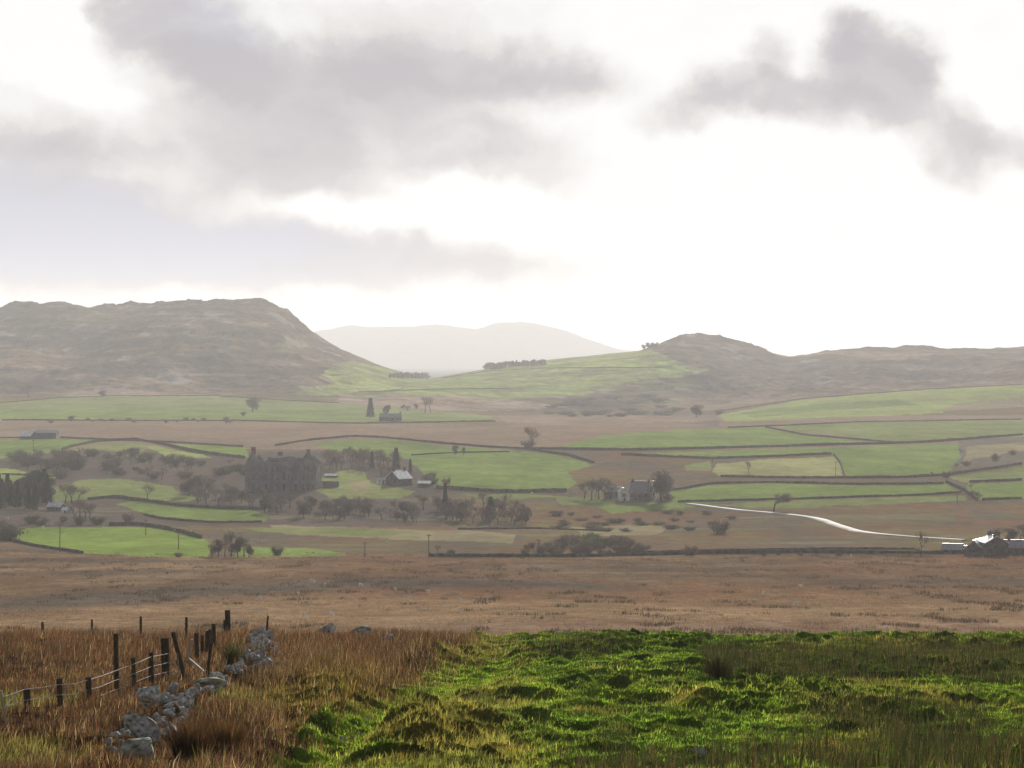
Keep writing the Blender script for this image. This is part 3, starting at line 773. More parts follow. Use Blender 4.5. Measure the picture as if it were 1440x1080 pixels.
KIND = {
 'bare': ('bare_tree', [bare_meshes(s, .8) for s in (1, 2, 3, 4)]),
 'russet': ('bare_tree', [bare_meshes(s, .75, 0, 7, 3, 'twigred') for s in (5, 6, 7)]),
 'wind': ('windswept_tree', [bare_meshes(8, 1.15, 1.0, 11)]),
 'conifer': ('conifer_tree', [conifer_meshes(s, w) for s, w in ((11, .36), (12, .46), (13, .30))]),
 'round': ('evergreen_tree', [round_meshes(s) for s in (21, 22, 23)]),
 'dense': ('dense_tree', [round_meshes(s, 'twig', 1.0, .2, 3000, 13) for s in (31, 32)]),
 'scrub': ('scrub_bush', [scrub_meshes(s, m) for s, m in ((41, 'gorse'), (42, 'twig'), (43, 'gorse'))]),
 'darkscrub': ('scrub_bush', [scrub_meshes(s, m) for s, m in ((44, 'twig'), (45, 'twigred'), (46, 'leaf'))]),
}
CATS = dict(bare='tree', russet='tree', wind='tree', conifer='tree', round='tree', dense='tree', scrub='bush', darkscrub='bush')
def plant(kind, x, y, hpx, label, group=None, wide=1.0, var=None, ymin=300.0, sink=0.0):
    name, vs = KIND[kind]
    p = at(x, y, ymin); h = hpx * p.y / F
    a, c = vs[random.randrange(len(vs)) if var is None else var % len(vs)]
    bush = 'scrub' in kind
    r = empty(name, p - Vector((0, 0, 0.02 * h + sink)), label, CATS[kind], group, 0 if kind == 'wind' else rnd(0, 6.28))
    r.scale = (h * wide, h * wide, h)
    link('stem' if bush else 'trunk', a, None, r); link('foliage' if bush else 'crown', c, None, r)
    return r
def wood(kinds, pts, label, group, wide=(.9, 1.25)):
    """pts: (x, y, height) in photo pixels"""
    for i, (x, y, h) in enumerate(pts):
        k = kinds[i % len(kinds)]
        plant(k, x, y, h, label[k] if isinstance(label, dict) else label, group, rnd(*wide))
def fillpts(poly, n, h0, h1, seed, dmin=3.0):
    rs = random.Random(seed); xs = [p[0] for p in poly]; ys = [p[1] for p in poly]; out = []; tries = 0
    while len(out) < n and tries < 6000:
        tries += 1
        x, y = rs.uniform(min(xs), max(xs)), rs.uniform(min(ys), max(ys))
        if not pip(np.array([x]), np.array([y]), poly)[0]: continue
        if any(abs(x - q[0]) + 2 * abs(y - q[1]) < dmin for q in out): continue
        out.append((x, y, rs.uniform(h0, h1)))
    return sorted(out, key=lambda q: q[1])

# single trees
plant('dense', 355, 579, 22, 'dark round tree on its own in the upper green pasture', wide=1.15, var=0)
plant('dense', 342, 586, 7, 'dark low bush at the foot of the lone round pasture tree', wide=1.4)
plant('bare', 40, 560, 19, 'faint bare tree at the foot of the long ridge, leftmost on the far pasture edge', wide=1.1)
plant('dense', 144, 559, 11, 'small bushy tree on the top wall of the upper left pasture', wide=1.3)
plant('conifer', 521, 588, 29, 'tall dark evergreen beside the low grey farm range', wide=1.1, var=1)
plant('round', 543, 586, 19, 'rounded dark tree between the tall evergreen and the low grey farm range', wide=1.0)
plant('bare', 598, 581, 25, 'tall faint bare tree, left of the pair near the tiny white cottage', wide=.8)
plant('bare', 605, 581, 23, 'tall faint bare tree, right of the pair near the tiny white cottage', wide=.8)
plant('dense', 567, 576, 8, 'small dark tree directly left of the tiny white cottage')
plant('dense', 585, 576, 9, 'small dark tree directly right of the tiny white cottage')
plant('russet', 748, 630, 30, 'bushy bare tree alone at the edge of the pink moor strip', wide=1.0)
plant('darkscrub', 742, 630, 12, 'low scrub at the base of the lone tree by the pink moor strip')
plant('round', 640, 640, 14, 'larger of two dark bushes on the short hedge in the big green field', wide=.9)
plant('round', 652, 640, 11, 'smaller of two dark bushes on the short hedge in the big green field', wide=.9)
plant('dense', 979, 587, 19, 'dark domed tree at the foot of the right hand knoll', wide=1.2)
plant('darkscrub', 1010, 583, 8, 'low dark bush right of the domed tree below the knoll')
plant('bare', 207, 704, 24, 'bare leaning tree on the hump of green field left of the ruin', wide=.85)
plant('dense', 318, 596, 9, 'dark bush on the lower wall of the upper pasture', wide=2.0)
plant('dense', 100, 593, 9, 'small bush at the lower edge of the upper left pasture', wide=1.5)
plant('wind', 1088, 719, 25, 'dark windswept tree leaning right above the wet track', wide=1.35)
plant('bare', 1295, 782, 36, 'tall thin bare tree standing left of the roadside farm', wide=.55, ymin=700)
plant('bare', 1002, 651, 9, 'tiny bare tree at the left corner of the yellowish field')
plant('bare', 1053, 668, 20, 'faint bare tree inside the yellowish field', wide=.5)
plant('conifer', 557, 662, 33, 'tallest dark conifer behind the shiny roofed cottage', wide=1.0, var=1)
plant('conifer', 577, 668, 23, 'slim conifer right of the shiny roofed cottage', wide=.9, var=2)
plant('conifer', 523, 660, 25, 'pointed conifer among the bare trees right of the ruin', wide=1.0, var=0)
plant('conifer', 626, 722, 42, 'tall narrow evergreen in the wooded dip below the big field', wide=.75, var=2)
plant('conifer', 690, 733, 34, 'broad pointed conifer in the wooded dip, right of the tall narrow one', wide=1.25, var=1)
plant('round', 650, 732, 28, 'rounded dark evergreen between the two conifers in the wooded dip', wide=1.0)
plant('dense', 929, 705, 46, 'big dark spreading tree over the slate farmhouse', wide=.95, var=1)
plant('dense', 938, 700, 28, 'dark tree leaning out right of the slate farmhouse', wide=1.0, var=0)
plant('scrub', 940, 704, 9, 'low pale scrub beneath the trees right of the slate farmhouse')
plant('darkscrub', 85, 674, 14, 'dark shrub on the grassy rise above the dark wood', wide=1.0)
plant('scrub', 390, 781, 14, 'low grey bush right of the multi stemmed trees', wide=1.0, ymin=650)
plant('darkscrub', 970, 781, 16, 'domed dark bush on the moor edge wall', wide=.9, ymin=650)
plant('darkscrub', 1012, 751, 22, 'dark domed scrub in the rough ground below the wet track', wide=.8)
plant('darkscrub', 250, 783, 7, 'small dark bush on the moor edge below the bright green field', wide=1.3, ymin=600)
plant('darkscrub', 635, 781, 9, 'dark bush on the moor edge wall near the telegraph pole', wide=1.0, ymin=650)
plant('bare', 615, 779, 13, 'small bare tree on the moor edge near the telegraph pole', wide=.8, ymin=650)
plant('darkscrub', 180, 735, 14, 'round bush by the stony bank above the bright green field', wide=.8)
plant('darkscrub', 138, 738, 12, 'dark bush at the left end of the stony bank', wide=1.2)
# groups
wood(['dense'], [(905, 492, 8), (911, 491, 10), (917, 490, 9), (923, 489, 8)], 'dark tree in the clump on the green ridge beside the knoll', 'clump of trees on the green ridge', (1.0, 1.4))
wood(['conifer', 'dense'], [(548 + 2.6 * i + rnd(-1, 1), 531.5 + i * .07, rnd(6, 10)) for i in range(21)], {'conifer': 'small conifer in the plantation at the foot of the long ridge', 'dense': 'small dark tree in the plantation at the foot of the long ridge'}, 'conifer plantation below the long ridge', (1.3, 1.7))
wood(['conifer', 'dense'], [(684 + 2.5 * i + rnd(-1, 1), 520 - i * .1, rnd(8, 11)) for i in range(9)] + [(709 + 2.5 * i + rnd(-1, 1), 516.5 - i * .13, rnd(6.5, 9.5)) for i in range(24)], {'conifer': 'small conifer in the plantation on the green ridge', 'dense': 'small dark tree in the plantation on the green ridge'}, 'conifer plantation on the green ridge', (1.3, 1.7))
wood(['conifer', 'conifer', 'round'], fillpts([(-20, 684), (72, 694), (75, 718), (-20, 722)], 32, 28, 38, 3, 6), {'conifer': 'dark conifer in the dense wood at the left edge', 'round': 'dark rounded tree in the dense wood at the left edge'}, 'dense dark wood at the left edge', (.9, 1.2))
wood(['dense', 'bare', 'darkscrub'], fillpts([(-20, 735), (14, 745), (16, 765), (-20, 765)], 7, 12, 26, 4, 6), {'dense': 'dark tree below the wood at the left edge', 'bare': 'bare tree below the wood at the left edge', 'darkscrub': 'dark bush below the wood at the left edge'}, 'trees at the left end of the moor edge')
wood(['bare'], [(92, 708, 27), (101, 709, 28), (110, 707, 23), (112, 732, 30), (120, 733, 30), (106, 734, 26), (126, 730, 20)], 'bare tree around the white roofed left farm', 'bare trees around the left farm')
wood(['darkscrub', 'bare'], fillpts([(45, 733), (110, 733), (115, 741), (45, 741)], 8, 8, 14, 5, 6), {'darkscrub': 'bush on the upper edge of the bright green field', 'bare': 'small bare tree on the upper edge of the bright green field'}, 'bushes above the bright green field')
wood(['bare', 'bare', 'darkscrub'], fillpts([(20, 648), (85, 640), (110, 650), (110, 664), (40, 664)], 34, 11, 20, 6, 5), {'bare': 'grey bare tree in the copse below the barn field', 'darkscrub': 'grey bush in the copse below the barn field'}, 'grey copse below the barn field')
wood(['darkscrub', 'russet', 'darkscrub', 'bare'], fillpts([(95, 640), (180, 636), (230, 648), (345, 655), (345, 672), (240, 676), (130, 670)], 60, 7, 14, 7, 6), {'darkscrub': 'dark bush in the bracken scrub left of the ruin', 'russet': 'small russet tree in the bracken scrub left of the ruin', 'bare': 'small bare tree in the bracken scrub left of the ruin'}, 'scrub on the slope left of the ruin')
wood(['bare', 'dense', 'bare'], fillpts([(248, 694), (300, 690), (340, 704), (430, 712), (450, 718), (400, 724), (300, 716), (262, 710)], 30, 17, 26, 8, 7), {'bare': 'grey bare tree in the wood at the foot of the ruin', 'dense': 'thick twiggy tree in the wood at the foot of the ruin'}, 'wood at the foot of the ruin')
wood(['russet', 'bare'], fillpts([(455, 650), (500, 645), (560, 660), (545, 672), (500, 662), (460, 662)], 30, 15, 25, 9, 5), {'russet': 'russet bare tree in the belt right of the ruin', 'bare': 'grey bare tree in the belt right of the ruin'}, 'tree belt right of the ruin')
wood(['russet', 'dense', 'bare'], fillpts([(430, 722), (500, 712), (530, 728), (460, 732), (400, 728)], 24, 15, 24, 10, 6), {'russet': 'russet bare tree below the olive slope', 'bare': 'grey bare tree below the olive slope', 'dense': 'thick twiggy tree below the olive slope'}, 'trees below the olive slope')
wood(['bare', 'russet', 'dense'], fillpts([(530, 728), (600, 716), (700, 716), (745, 724), (745, 740), (640, 742), (540, 736)], 52, 14, 26, 11, 6), {'bare': 'grey bare tree in the wooded dip', 'russet': 'russet bare tree in the wooded dip', 'dense': 'thick twiggy tree in the wooded dip'}, 'wooded dip below the big green field')
wood(['russet', 'darkscrub'], fillpts([(575, 672), (640, 676), (650, 684), (590, 686)], 8, 6, 11, 12, 6), {'russet': 'small russet tree in the hedge right of the cottage', 'darkscrub': 'dark bush in the hedge right of the cottage'}, 'hedge trees right of the cottage')
wood(['bare'], [(822, 701, 24), (832, 703, 29), (842, 702, 32), (851, 704, 31), (858, 703, 26), (838, 698, 22)], 'grey bare tree left of the white outbuilding', 'bare trees left of the slate farmhouse')
wood(['dense', 'bare', 'bare'], [(307, 783, 26), (316, 784, 33), (325, 783, 36), (334, 784, 32), (343, 783, 28), (298, 784, 20), (350, 784, 20)], {'dense': 'thick dark tree in the multi stemmed row on the moor edge', 'bare': 'bare tree in the multi stemmed row on the moor edge'}, 'multi stemmed row on the moor edge', (.8, 1.0))
wood(['darkscrub', 'scrub', 'darkscrub', 'bare'], fillpts([(738, 772), (790, 764), (850, 762), (905, 770), (905, 781), (735, 782)], 60, 7, 17, 13, 5), {'darkscrub': 'grey brown bush in the thicket on the moor edge', 'scrub': 'olive bush in the thicket on the moor edge', 'bare': 'small bare tree in the thicket on the moor edge'}, 'long thicket on the moor edge', (.8, 1.2))
wood(['scrub', 'scrub', 'darkscrub'], fillpts([(760, 726), (1000, 720), (1060, 733), (1000, 748), (780, 748)], 26, 4, 8, 14, 11), {'darkscrub': 'dark bush on the rough ground below the slate farmhouse', 'scrub': 'olive bush on the rough ground below the slate farmhouse'}, 'bushes on the rough ground below the farmhouse', (1.5, 2.8))
wood(['darkscrub', 'bare'], [(1330, 672, 10), (1345, 660, 9), (1360, 655, 8), (1310, 670, 7), (1370, 700, 10), (1378, 706, 11), (1400, 648, 10), (1365, 690, 9), (1425, 640, 8), (1350, 640, 9)], {'darkscrub': 'bush around the hedge corner on the right', 'bare': 'small bare tree around the hedge corner on the right'}, 'bushes at the right hedge corner')
wood(['bare', 'dense'], [(1402, 764, 22), (1424, 762, 20), (1434, 761, 24), (1446, 762, 26), (1416, 758, 16)], {'bare': 'bare tree behind the roadside farm', 'dense': 'bushy tree behind the roadside farm'}, 'trees behind the roadside farm')
wood(['darkscrub', 'scrub'], fillpts([(820, 560), (900, 555), (960, 570), (960, 585), (780, 588), (760, 578)], 34, 3, 7, 15, 7), {'darkscrub': 'dark scrub on the far slope left of the knoll', 'scrub': 'olive scrub on the far slope left of the knoll'}, 'far scrub below the knoll', (2.0, 3.4))
wood(['darkscrub', 'scrub'], fillpts([(60, 590), (330, 590), (330, 595), (60, 595)], 14, 3, 6, 16, 8), {'darkscrub': 'dark bush along the lower wall of the far left pasture', 'scrub': 'olive bush along the lower wall of the far left pasture'}, 'bushes along the far left pasture wall')
wood(['darkscrub', 'scrub'], fillpts([(1060, 775), (1290, 774), (1290, 784), (1060, 784)], 12, 3, 6, 17, 9), {'darkscrub': 'small dark bush along the right moor edge', 'scrub': 'small olive bush along the right moor edge'}, 'small bushes along the right moor edge')

# ------------------------------------------------------------------ field walls
def field_wall(line, label, h=1.5, w=1.0, cat='wall', name='field_wall', ymin=650.0, mat='wallstone', kmax=6.0):
    pts = []
    for (x1, y1), (x2, y2) in zip(line[:-1], line[1:]):
        n = max(1, int(math.hypot(x2 - x1, y2 - y1) / kmax))
        for i in range(n): pts.append((x1 + (x2 - x1) * i / n, y1 + (y2 - y1) * i / n))
    pts.append(line[-1])
    G = [at(x, y, ymin) for x, y in pts]
    # densify in world space
    Q = []
    for a, b in zip(G[:-1], G[1:]):
        n = max(1, min(60, int((b - a).length / 4.0)))
        for i in range(n):
            q = a.lerp(b, i / n); Q.append((q.x, q.y))
    Q.append((G[-1].x, G[-1].y))
    Q = np.array(Q); 
    if len(Q) > 6:
        k = np.ones(5) / 5; Qp = np.pad(Q, ((2, 2), (0, 0)), 'edge')
        Q = np.stack([np.convolve(Qp[:, 0], k, 'valid'), np.convolve(Qp[:, 1], k, 'valid')], 1)
    z = height(Q[:, 0], Q[:, 1])
    T = np.gradient(Q, axis=0); T /= np.maximum(np.hypot(T[:, 0], T[:, 1])[:, None], 1e-6)
    Nn = np.stack([-T[:, 1], T[:, 0]], 1)
    n = len(Q); h = h * .62; hv = h * (1 + rng.normal(0, .07, n) + .25 * fbm(Q[:, 0] / 30, Q[:, 1] / 30, 3, 5)); wv_ = w * (1 + rng.normal(0, .08, n))
    V = []
    for sgn, top in ((-1, 0), (-.7, 1), (.7, 1), (1, 0)):
        xy = Q + Nn * (sgn * wv_ / 2)[:, None]
        V.append(np.column_stack([xy, z + (hv if top else -1.0)]))
    V = np.stack(V, 1).reshape(-1, 3)
    f = []
    for i in range(n - 1):
        for j in range(3): f.append((i * 4 + j, i * 4 + j + 1, i * 4 + j + 5, i * 4 + j + 4))
    f += [(0, 1, 2, 3), (n * 4 - 1, n * 4 - 2, n * 4 - 3, n * 4 - 4)]
    me = bpy.data.meshes.new(name); me.from_pydata([tuple(v) for v in V], [], f); me.update()
    return tag(link(name, me, M[mat]), label, cat, 'walls and hedges between the fields', 'thing')
for line, label, h in [
 ([(0, 567), (80, 560), (160, 557), (300, 557), (361, 561), (480, 567)], 'thin dark wall along the top of the upper left pasture', 1.2),
 ([(0, 591), (150, 592), (330, 592), (500, 596), (700, 593)], 'dark wall along the foot of the upper left pasture', 1.6),
 ([(0, 616), (30, 616)], 'short wall left of the twin barns', 1.4),
 ([(82, 616), (130, 618), (230, 622), (345, 629)], 'long wall running right from the twin barns', 1.8),
 ([(86, 634), (105, 628), (140, 621), (190, 619), (222, 624), (262, 633), (300, 640), (345, 645)], 'thick curving hedge bank below the barn field', 2.6),
 ([(385, 628), (430, 620), (500, 614), (540, 616), (600, 622), (680, 629), (740, 632), (800, 641), (836, 652)], 'dark wall arching over the top of the big green field', 2.0),
 ([(575, 641), (640, 637), (720, 636)], 'short hedge line across the upper part of the big green field', 1.3),
 ([(610, 687), (700, 693), (800, 692)], 'dark hedge along the foot of the big green field', 2.4),
 ([(745, 632), (900, 634), (1080, 629), (1300, 623), (1440, 612)], 'long dark wall under the two upper right pastures', 2.4),
 ([(870, 640), (1000, 646), (1080, 643), (1172, 639)], 'dark wall along the top of the yellowish field', 2.2),
 ([(1172, 639), (1182, 652), (1188, 672)], 'wall running downhill at the right end of the yellowish field', 1.6),
 ([(1010, 671), (1100, 673), (1190, 673), (1260, 673), (1330, 669), (1440, 653)], 'wall along the foot of the yellowish field and on to the right', 2.0),
 ([(945, 690), (1000, 681), (1080, 679), (1200, 682), (1330, 681)], 'wall along the top of the long pasture right of the farmhouse', 1.6),
 ([(1330, 679), (1355, 690), (1375, 705)], 'hedge slanting down at the right end of the long pasture', 2.2),
 ([(950, 707), (1100, 703), (1300, 697), (1355, 693)], 'thin wall along the foot of the long pasture', 1.4),
 ([(1075, 601), (1130, 612), (1265, 624)], 'slanting wall between the two upper right pastures', 1.8),
 ([(1020, 602), (1100, 599), (1200, 594), (1440, 590)], 'wall along the top of the upper right pasture', 1.5),
 ([(1360, 679), (1440, 676)], 'wall along the top of the rightmost small pasture', 2.0),
 ([(1378, 704), (1440, 702)], 'wall along the foot of the rightmost small pasture', 1.6),
 ([(120, 704), (160, 700), (200, 705), (260, 713), (330, 717), (378, 717)], 'stone wall under the humped field left of the ruin', 2.0),
 ([(150, 740), (200, 739), (250, 748), (285, 758)], 'dark stone wall above the bright green field', 2.0),
 ([(200, 724), (230, 731), (300, 736), (372, 735)], 'thin wall under the sloping field below the ruin', 1.3),
 ([(600, 783), (800, 784), (1000, 779), (1150, 778), (1330, 779)], 'long dark wall between the moor and the valley fields', 1.7),
 ([(900, 778), (1000, 775), (1150, 773), (1290, 773)], 'second wall close behind the long moor edge wall', 1.1),
 ([(0, 757), (50, 769), (120, 779)], 'dark bank wall between the bright green field and the moor on the left', 1.6),
 ([(1010, 579), (1130, 561), (1300, 548), (1440, 541)], 'thin wall along the top of the far right slope', 1.5),
 ([(620, 532), (690, 522), (760, 518), (950, 517)], 'thin wall across the green ridge', 1.6),
 ([(500, 552), (600, 548), (720, 546)], 'thin wall at the foot of the green ridge', 1.3),
 ([(0, 667), (40, 669), (80, 671)], 'bank on the grassy rise at the left edge', 1.2),
 ([(640, 745), (760, 744), (860, 748)], 'low bank across the rough ground right of the wooded dip', 1.0)]:
    field_wall(line, label, h)

# ------------------------------------------------------------------ wet track
tl = [(960, 709), (1000, 713), (1040, 718), (1110, 724), (1150, 730), (1175, 738), (1210, 749), (1250, 754), (1300, 757), (1340, 759.5), (1372, 761)]
G = [at(x, y) for x, y in tl]; Q = []
for a, b in zip(G[:-1], G[1:]):
    n = max(2, int((b - a).length / 3))
    for i in range(n): q = a.lerp(b, i / n); Q.append((q.x, q.y))
Q.append((G[-1].x, G[-1].y)); Q = np.array(Q)
kk = np.ones(9) / 9; Qp = np.pad(Q, ((4, 4), (0, 0)), 'edge'); Q = np.stack([np.convolve(Qp[:, 0], kk, 'valid'), np.convolve(Qp[:, 1], kk, 'valid')], 1)
T = np.gradient(Q, axis=0); T /= np.hypot(T[:, 0], T[:, 1])[:, None]; Nn = np.stack([-T[:, 1], T[:, 0]], 1)
V = []
for s in (-1.65, -.6, .6, 1.65):
    xy = Q + Nn * s; V.append(np.column_stack([xy, height(Q[:, 0], Q[:, 1]) + .32 + (.06 if abs(s) < 1 else 0)]))
V.insert(0, np.column_stack([Q + Nn * -2.5, height(Q[:, 0], Q[:, 1]) - .8])); V.append(np.column_stack([Q + Nn * 2.5, height(Q[:, 0], Q[:, 1]) - .8]))
V = np.stack(V, 1).reshape(-1, 3); n = len(Q)
fc = [(i * 6 + j, i * 6 + j + 1, i * 6 + j + 7, i * 6 + j + 6) for i in range(n - 1) for j in range(5)]
structure(link('road', np_mesh('road', V, np.array(fc), None, True), M['track']))

# ------------------------------------------------------------------ buildings
RZ = lambda a: Matrix.Rotation(a, 3, 'Z')
def gable_house(name, loc, rz, L_, W_, eave, ridge, label, wallm, roofm, chimneys=(), wins=(), doors=(), over=.35, thick=.22, cat='house', sink=1.2):
    """ridge along local Y (length L_), width W_ along local X; openings as (face, along, z, w, h)"""
    r = empty(name, loc, label, cat, None, rz)
    I = Matrix.Identity(3)
    m = MB(); m.prism([(-W_/2, -sink), (W_/2, -sink), (W_/2, eave), (0, ridge - .02), (-W_/2, eave)], L_, I, (0, 0, 0))
    m.build('wall', M[wallm], r)
    rf = MB(); sl_ = math.atan2(ridge - eave, W_ / 2); ln = math.hypot(W_ / 2, ridge - eave) + over
    for s in (-1, 1):
        Rm = Matrix.Rotation(s * sl_, 3, 'Y')
        c = Vector((s * (math.cos(sl_) * ln / 2), 0, ridge - math.sin(sl_) * ln / 2 + thick * .6))
        rf.box(c, (ln, L_ + 2 * over, thick), R=Rm)
    rf.box((0, 0, ridge + thick * 1.0), (.3, L_ + 2 * over + .02, .2))
    ro = rf.build('roof', M[roofm], r)
    for (y, w, d, h) in chimneys:
        c = MB(); c.box((0, y, ridge + h / 2 - .6), (w, d, h + .8)); c.box((0, y, ridge + h - .12), (w + .2, d + .2, .2))
        for k in (-.25, .25): c.tube((0, y + k * d, ridge + h - .1), (0, y + k * d, ridge + h + .4), .16, .14, 8)
        c.build('chimney', M[wallm], ro)
    def opening(nm, face, a, z, w, h):
        if face in '+-':            # long walls
            s = 1 if face == '+' else -1
            c = Vector((s * (W_ / 2 + .03), a, z)); d = (.12, w, h); ax = Vector((0, 1, 0)); nrm = Vector((s, 0, 0))
        else:                       # gable ends: 'f' local -Y, 'b' local +Y
            s = -1 if face == 'f' else 1
            c = Vector((a, s * (L_ / 2 + .03), z)); d = (w, .12, h); ax = Vector((1, 0, 0)); nrm = Vector((0, s, 0))
        p = MB(); p.box(c, d); po = p.build(nm, M['glass'] if nm == 'window' else M['darktin'], r)
        q = MB(); dd = lambda a_, z_: tuple(abs(ax[i]) * a_ + abs(nrm[i]) * .2 + (z_ if i == 2 else 0) for i in range(3))
        q.box(c + Vector((0, 0, h / 2 + .08)), dd(w + .3, .15)); q.box(c - Vector((0, 0, h / 2 + .08)), dd(w + .3, .15))
        for k in (-1, 1): q.box(c + ax * k * (w / 2 + .06), dd(.1, h))
        if nm == 'window': q.box(c + nrm * .02, dd(.07, h - .02))
        q.build('frame', M['white'] if wallm == 'white' else M['stonewall'], po)
    for o_ in wins: opening('window', *o_)
    for o_ in doors: opening('door', *o_)
    return r

def px(p): return p.y / F
# cottage with the glaring roof
p = at(561, 682)
gable_house('cottage', p, math.radians(-38), 9.5, 8.0, 2.9, 6.4, 'stone cottage with a glaring wet roof below a conifer', 'stonewall', 'tin', [(4.0, 1.1, 1.0, 1.4), (-4.0, 1.1, 1.0, 1.3)],
  [('f', -1.6, 1.6, 1.1, 1.2), ('f', 1.6, 1.6, 1.1, 1.2), ('+', -2.6, 1.6, 1.1, 1.2), ('+', 2.6, 1.6, 1.1, 1.2), ('f', 0, 4.1, .8, .9)], [('+', 0, 1.1, 1.0, 2.1)])
p = at(597, 685)
gable_house('shed', p, math.radians(80), 5.5, 4.0, 1.6, 2.5, 'low shed with a bright tin roof right of the shiny cottage', 'stonewall', 'tin', (), (), [('-', 0, .8, 1.4, 1.6)], cat='shed')
p = at(539, 681)
gable_house('shed', p, math.radians(70), 5.0, 3.6, 1.8, 2.6, 'small pale lean shed at the left end of the shiny cottage', 'white', 'slate', (), [('-', 1.2, 1.1, .8, .7)], [('-', -.8, .9, 1.0, 1.7)], cat='shed')
# twin barns on the left
p = at(41, 617)
gable_house('barn', p, math.radians(62), 9.0, 9.0, 1.8, 5.0, 'smaller barn with a bright tin roof, left of the two on the skyline wall', 'darktin', 'tin', (), [('-', 2.5, 1.2, 1.0, .8)], [('f', 0, 1.3, 2.6, 2.5)], cat='barn')
p = at(66, 617)
gable_house('barn', p, math.radians(86), 14.0, 8.0, 3.8, 5.3, 'larger dark sheet barn, right of the two on the skyline wall', 'darktin', 'slate', (), [('-', 4, 2.6, 1.6, .8), ('-', -4, 2.6, 1.6, .8)], [('-', 0, 1.6, 3.2, 3.0)], cat='barn')
# low farm range at the far pasture
p = at(549, 592)
gable_house('farmhouse', p, math.radians(84), 17.0, 7.0, 3.2, 5.8, 'low grey farm range beside tall dark evergreens', 'stonewall', 'slate', [(-8, 1.1, 1.0, 1.4), (4, 1.1, 1.0, 1.4)], [('-', a, 1.7, 1.2, 1.2) for a in (-6, -2.5, 2.5, 6)], [('-', 0, 1.1, 1.1, 2.1)])
p = at(574, 577)
gable_house('cottage', p, math.radians(70), 5.0, 4.0, 2.4, 4.0, 'tiny white cottage between two small dark trees', 'white', 'slate', [(2.0, .8, .8, 1.0)], [('-', -1.4, 1.4, .8, .9), ('-', 1.4, 1.4, .8, .9)], [('-', 0, 1.0, .9, 1.9)])
# left farm
p = at(79, 718)
gable_house('farmhouse', p, math.radians(66), 6.5, 4.2, 1.6, 3.2, 'left farm building with a bright wet roof beside the dark wood', 'stonewall', 'tin', [(2.4, .8, .8, 1.0)], [('-', -1.8, 1.0, .8, .8), ('-', 1.8, 1.0, .8, .8)], [('-', 0, .9, .9, 1.7)])
p = at(96, 721)
gable_house('shed', p, math.radians(70), 4.2, 3.0, 1.0, 1.9, 'little white shed right of the left farm building', 'white', 'tin', (), [('-', -1.2, .6, .6, .5)], [('-', .6, .5, .8, 1.0)], cat='shed')
# slate farmhouse and its white outbuilding
p = at(901, 703)
gable_house('farmhouse', p, math.radians(76), 8.6, 7.6, 3.1, 7.9, 'farmhouse with a steep lavender slate roof under a big dark tree', 'stonewall', 'slate', [(-3.6, 1.0, 1.0, .9), (3.6, 1.0, 1.0, .9)],
  [('-', -3.2, 1.8, 1.1, 1.3), ('-', 3.0, 1.8, 1.1, 1.3), ('-', -.2, 1.8, 1.1, 1.3)], [('-', 1.4, 1.2, 1.0, 2.2)])
p = at(918, 700)
gable_house('porch', p - Vector((0, .5, 0)), math.radians(10), 2.6, 2.4, 5.4, 7.0, 'narrow white gabled porch at the right of the slate farmhouse', 'white', 'slate', (), [('f', 0, 4.6, 1.0, 1.2)], [('f', 0, 1.0, .9, 1.9)])
p = at(876, 704)
gable_house('outbuilding', p, math.radians(8), 5.2, 3.6, 3.8, 5.4, 'small white gabled outbuilding with a dark opening left of the slate farmhouse', 'white', 'slate', (), [('f', 0, 2.5, 1.7, 1.7)], [('f', .2, .8, .9, 1.6)])
p = at(862, 700)
gable_house('outbuilding', p, math.radians(84), 7.0, 4.5, 2.8, 4.4, 'low slate roofed wing between bare trees and the white outbuilding', 'stonewall', 'slate', (), [('-', -1.8, 1.5, .9, .9)], [('-', .8, 1.1, 1.0, 2.0)])
# roadside farm at the right edge
p = at(1397, 781)
gable_house('farmhouse', p, math.radians(3), 9.0, 7.0, 4.0, 6.0, 'dark gabled farmhouse with two stone chimneys by the wet track', 'stonewall', 'tin', [(-3.9, 1.9, 1.2, 1.5), (3.6, 1.7, 1.2, 1.1)],
  [('f', -1.9, 1.7, 1.0, 1.3), ('f', 1.9, 1.7, 1.0, 1.3), ('f', -1.5, 4.2, .8, .9)], [('f', .3, 1.1, 1.0, 2.1)])
p = at(1379, 780)
gable_house('barn', p + Vector((0, 3, 0)), math.radians(-24), 13.0, 6.0, 1.9, 4.4, 'long barn with a glaring tin roof beside the chimneyed farmhouse', 'stonewall', 'tin', (), [('f', 0, 1.3, .8, .8)], [('-', 1, .9, 2.0, 1.7)], cat='barn')
p = at(1340, 778)
gable_house('shed', p, math.radians(68), 6.0, 4.6, 1.2, 2.7, 'small slate roofed shed at the left end of the roadside farm', 'stonewall', 'slate', (), [('-', 1.6, .7, .6, .5)], [('-', -.6, .6, 1.0, 1.2)], cat='shed')
p = at(1357, 777)
gable_house('shed', p, math.radians(84), 4.6, 4.0, 1.1, 1.9, 'flat bright roofed shed between the slate shed and the long barn', 'stonewall', 'tin', (), [('-', 1.2, .6, .6, .5)], [('-', -.6, .55, .9, 1.1)], cat='shed')
p = at(1428, 780)
gable_house('outbuilding', p, math.radians(88), 8.0, 5.0, 2.3, 4.3, 'grey slate wing at the right of the chimneyed farmhouse', 'stonewall', 'slate', [(2.0, .8, .8, .9)], [('-', -2.2, 1.3, .9, .9), ('-', 2.4, 1.3, .9, .9)], [('-', 0, 1.0, 1.0, 1.9)])

